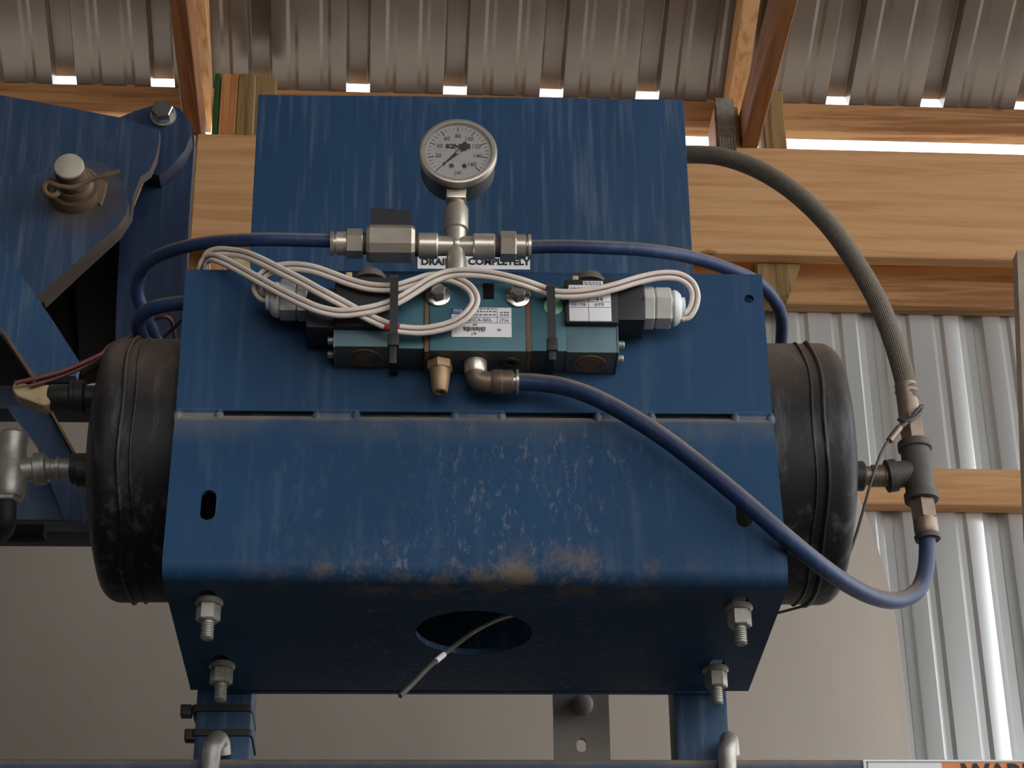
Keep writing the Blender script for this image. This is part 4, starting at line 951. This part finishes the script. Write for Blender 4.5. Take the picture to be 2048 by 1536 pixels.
# ================================================================== LEFT LINKAGE
lf = empty('steel_stand', P(-60, 1060, .40), 'dark blue frame of upright plate, brace and crossbars beside the tank', 'frame')
Y1, Y2, Y3 = .26, .33, .40
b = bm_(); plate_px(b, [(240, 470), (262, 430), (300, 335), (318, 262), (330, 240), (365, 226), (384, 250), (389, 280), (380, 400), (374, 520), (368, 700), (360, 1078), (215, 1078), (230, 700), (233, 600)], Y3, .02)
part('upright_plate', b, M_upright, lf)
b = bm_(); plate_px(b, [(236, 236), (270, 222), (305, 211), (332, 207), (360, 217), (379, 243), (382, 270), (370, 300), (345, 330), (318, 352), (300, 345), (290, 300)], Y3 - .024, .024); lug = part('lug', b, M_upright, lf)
p = P(327, 233, Y3 - .024); b = bm_(); k = sc(p); lathe(b, p, (0, -1, 0), [(0, 26 * k), (.003, 26 * k)], 28); wsh = part('lug_washer', b, M_galv, lug)
b = bm_(); hexa(b, p - V((0, .003, 0)), p - V((0, .016, 0)), 38 * k, .001, .2); part('lug_bolt', b, M_chrome, lug, 'shiny hex bolt head')
b = bm_(); plate_px(b, [(-80, 370), (0, 487), (53, 564), (105, 640), (158, 722), (152, 752), (64, 752), (0, 661), (-80, 548)], Y1, .012); part('diagonal_brace', b, M_blue, lf)
b = bm_(); plate_px(b, [(0, 658), (4, 656), (68, 748), (62, 752)], Y1 - .012, .014); part('brace_lip', b, M_rust, lf)
b = bm_(); plate_px(b, [(14, 812), (96, 808), (150, 906), (168, 1040), (128, 1040), (72, 888)], Y1 + .05, .010); part('lower_brace', b, M_blue_dk, lf)
b = bm_(); plate_px(b, [(92, 808), (96, 806), (152, 906), (147, 908)], Y1 + .036, .016); part('brace_lip', b, M_rust, lf)
def xbar(y0, y1, Y, d, m, nm, x1=200):
    z1, z0 = P(60, y0, Y).z, P(60, y1, Y).z; b_ = bm_(); box(b_, (P(-420, y0, Y).x, Y, z0), (P(x1, y0, Y).x, Y + d, z1), .003); return part(nm, b_, m, lf)
xbar(770, 818, Y1 + .065, .03, M_navy, 'crossbar', 190); xbar(962, 1040, Y1 + .062, .012, M_blue_dk, 'gusset_plate', 260); xbar(1043, 1064, Y1 + .03, .035, M_navy, 'crossbar', 260); xbar(1046, 1070, Y1 + .01, .018, M_dark, 'edge_channel', 90)
b = bm_(); plate_px(b, [(70, 560), (250, 420), (262, 470), (236, 640), (232, 740), (60, 770)], Y3 + .06, .02); part('cavity_shade_sheet', b, M_dark, lf)  # near-black sheet painted in for the shade behind the arm
b = bm_(); plate_px(b, [(150, 570), (252, 455), (240, 520), (232, 700), (160, 740)], Y3 + .045, .012); part('cavity_shade_sheet', b, M_dark, lf)  # second dark sheet for the same shaded cavity
b = bm_(); plate_px(b, [(-90, 480), (85, 560), (85, 775), (-90, 775)], Y3 + .07, .02); part('cavity_shade_sheet', b, M_dark, lf)  # extends the painted cavity shade to the left
z1 = P(-400, 1060, Y1 + .06).z; xp = P(-400, 1060, Y1 + .06).x
b = bm_(); box(b, (xp - .05, Y1 + .04, 0), (xp + .05, Y1 + .14, P(-400, 180, Y1).z), .005); part('frame_post', b, M_navy, lf)
# swinging arm with the pin
ar = empty('pivot_linkage', P(150, 600, Y2), 'blue pivoting arm of two plates joined by a rusty pin', 'arm')
b = bm_(); plate_px(b, [(-330, 120), (0, 190), (120, 212), (240, 235), (319, 260), (317, 285), (312, 312), (300, 340), (281, 354), (266, 392), (262, 428), (240, 462), (160, 535), (88, 602), (0, 520), (-330, 300)], Y2, .014); part('rear_plate', b, M_blue_dk, ar)
b = bm_(); plate_px(b, [(-330, 300), (0, 352), (78, 346), (115, 326), (140, 318), (169, 315), (197, 322), (222, 338), (244, 364), (254, 392), (256, 412), (250, 432), (236, 452), (162, 516), (84, 585), (74, 592), (62, 586), (0, 500), (-330, 330)], Y2 - .016, .016)
pc = P(160, 385, Y2 - .016)
fp = part('front_plate', b, paint('muddy_arm_paint', RGB(40, 62, 88), 0.7, 0.25, rust=0.15, edge=0.9, mud=(pc.x + .004, pc.z - .006, .052)), ar)
p = P(150, 382, Y2 - .016); k = sc(p); b = bm_(); lathe(b, p, (0, -1, 0), [(0, 55 * k), (.006, 53 * k), (.010, 48 * k)], 32); part('pin_boss', b, M_rust, ar)
b = bm_(); lathe(b, p - V((0, .009, 0)), (0, -1, 0), [(0, 40 * k), (.004, 39 * k), (.008, 35 * k)], 32); pb = part('pin_washer', b, M_grime, ar)
b = bm_(); lathe(b, p - V((0, .015, 0)), (0, -1, 0), [(0, 30 * k), (.030, 30 * k)], 28); pn_ = part('pin', b, M_rust, ar)
b = bm_(); lathe(b, p - V((0, .045, 0)), (0, -1, 0), [(0, 30 * k), (.002, 28.5 * k), (.0026, 26 * k)], 28); part('pin_end', b, M_pinend, pn_, 'bare worn pin end')
yk = Y2 - .055
b = bm_(); tube(b, [P(x, y, yk) for x, y in ((118, 385), (105, 392), (92, 386), (88, 374), (97, 366), (110, 370), (128, 374), (150, 374), (185, 358), (215, 350), (240, 343))], .0028, 8, 6); ck = part('cotter_pin', b, M_rust, ar, 'rusty split pin')
b = bm_(); plate_px(b, [(190, 352), (198, 356), (214, 364), (210, 385), (202, 410), (194, 404), (196, 372)], yk, .004); part('cotter_tail', b, M_rust, ck)
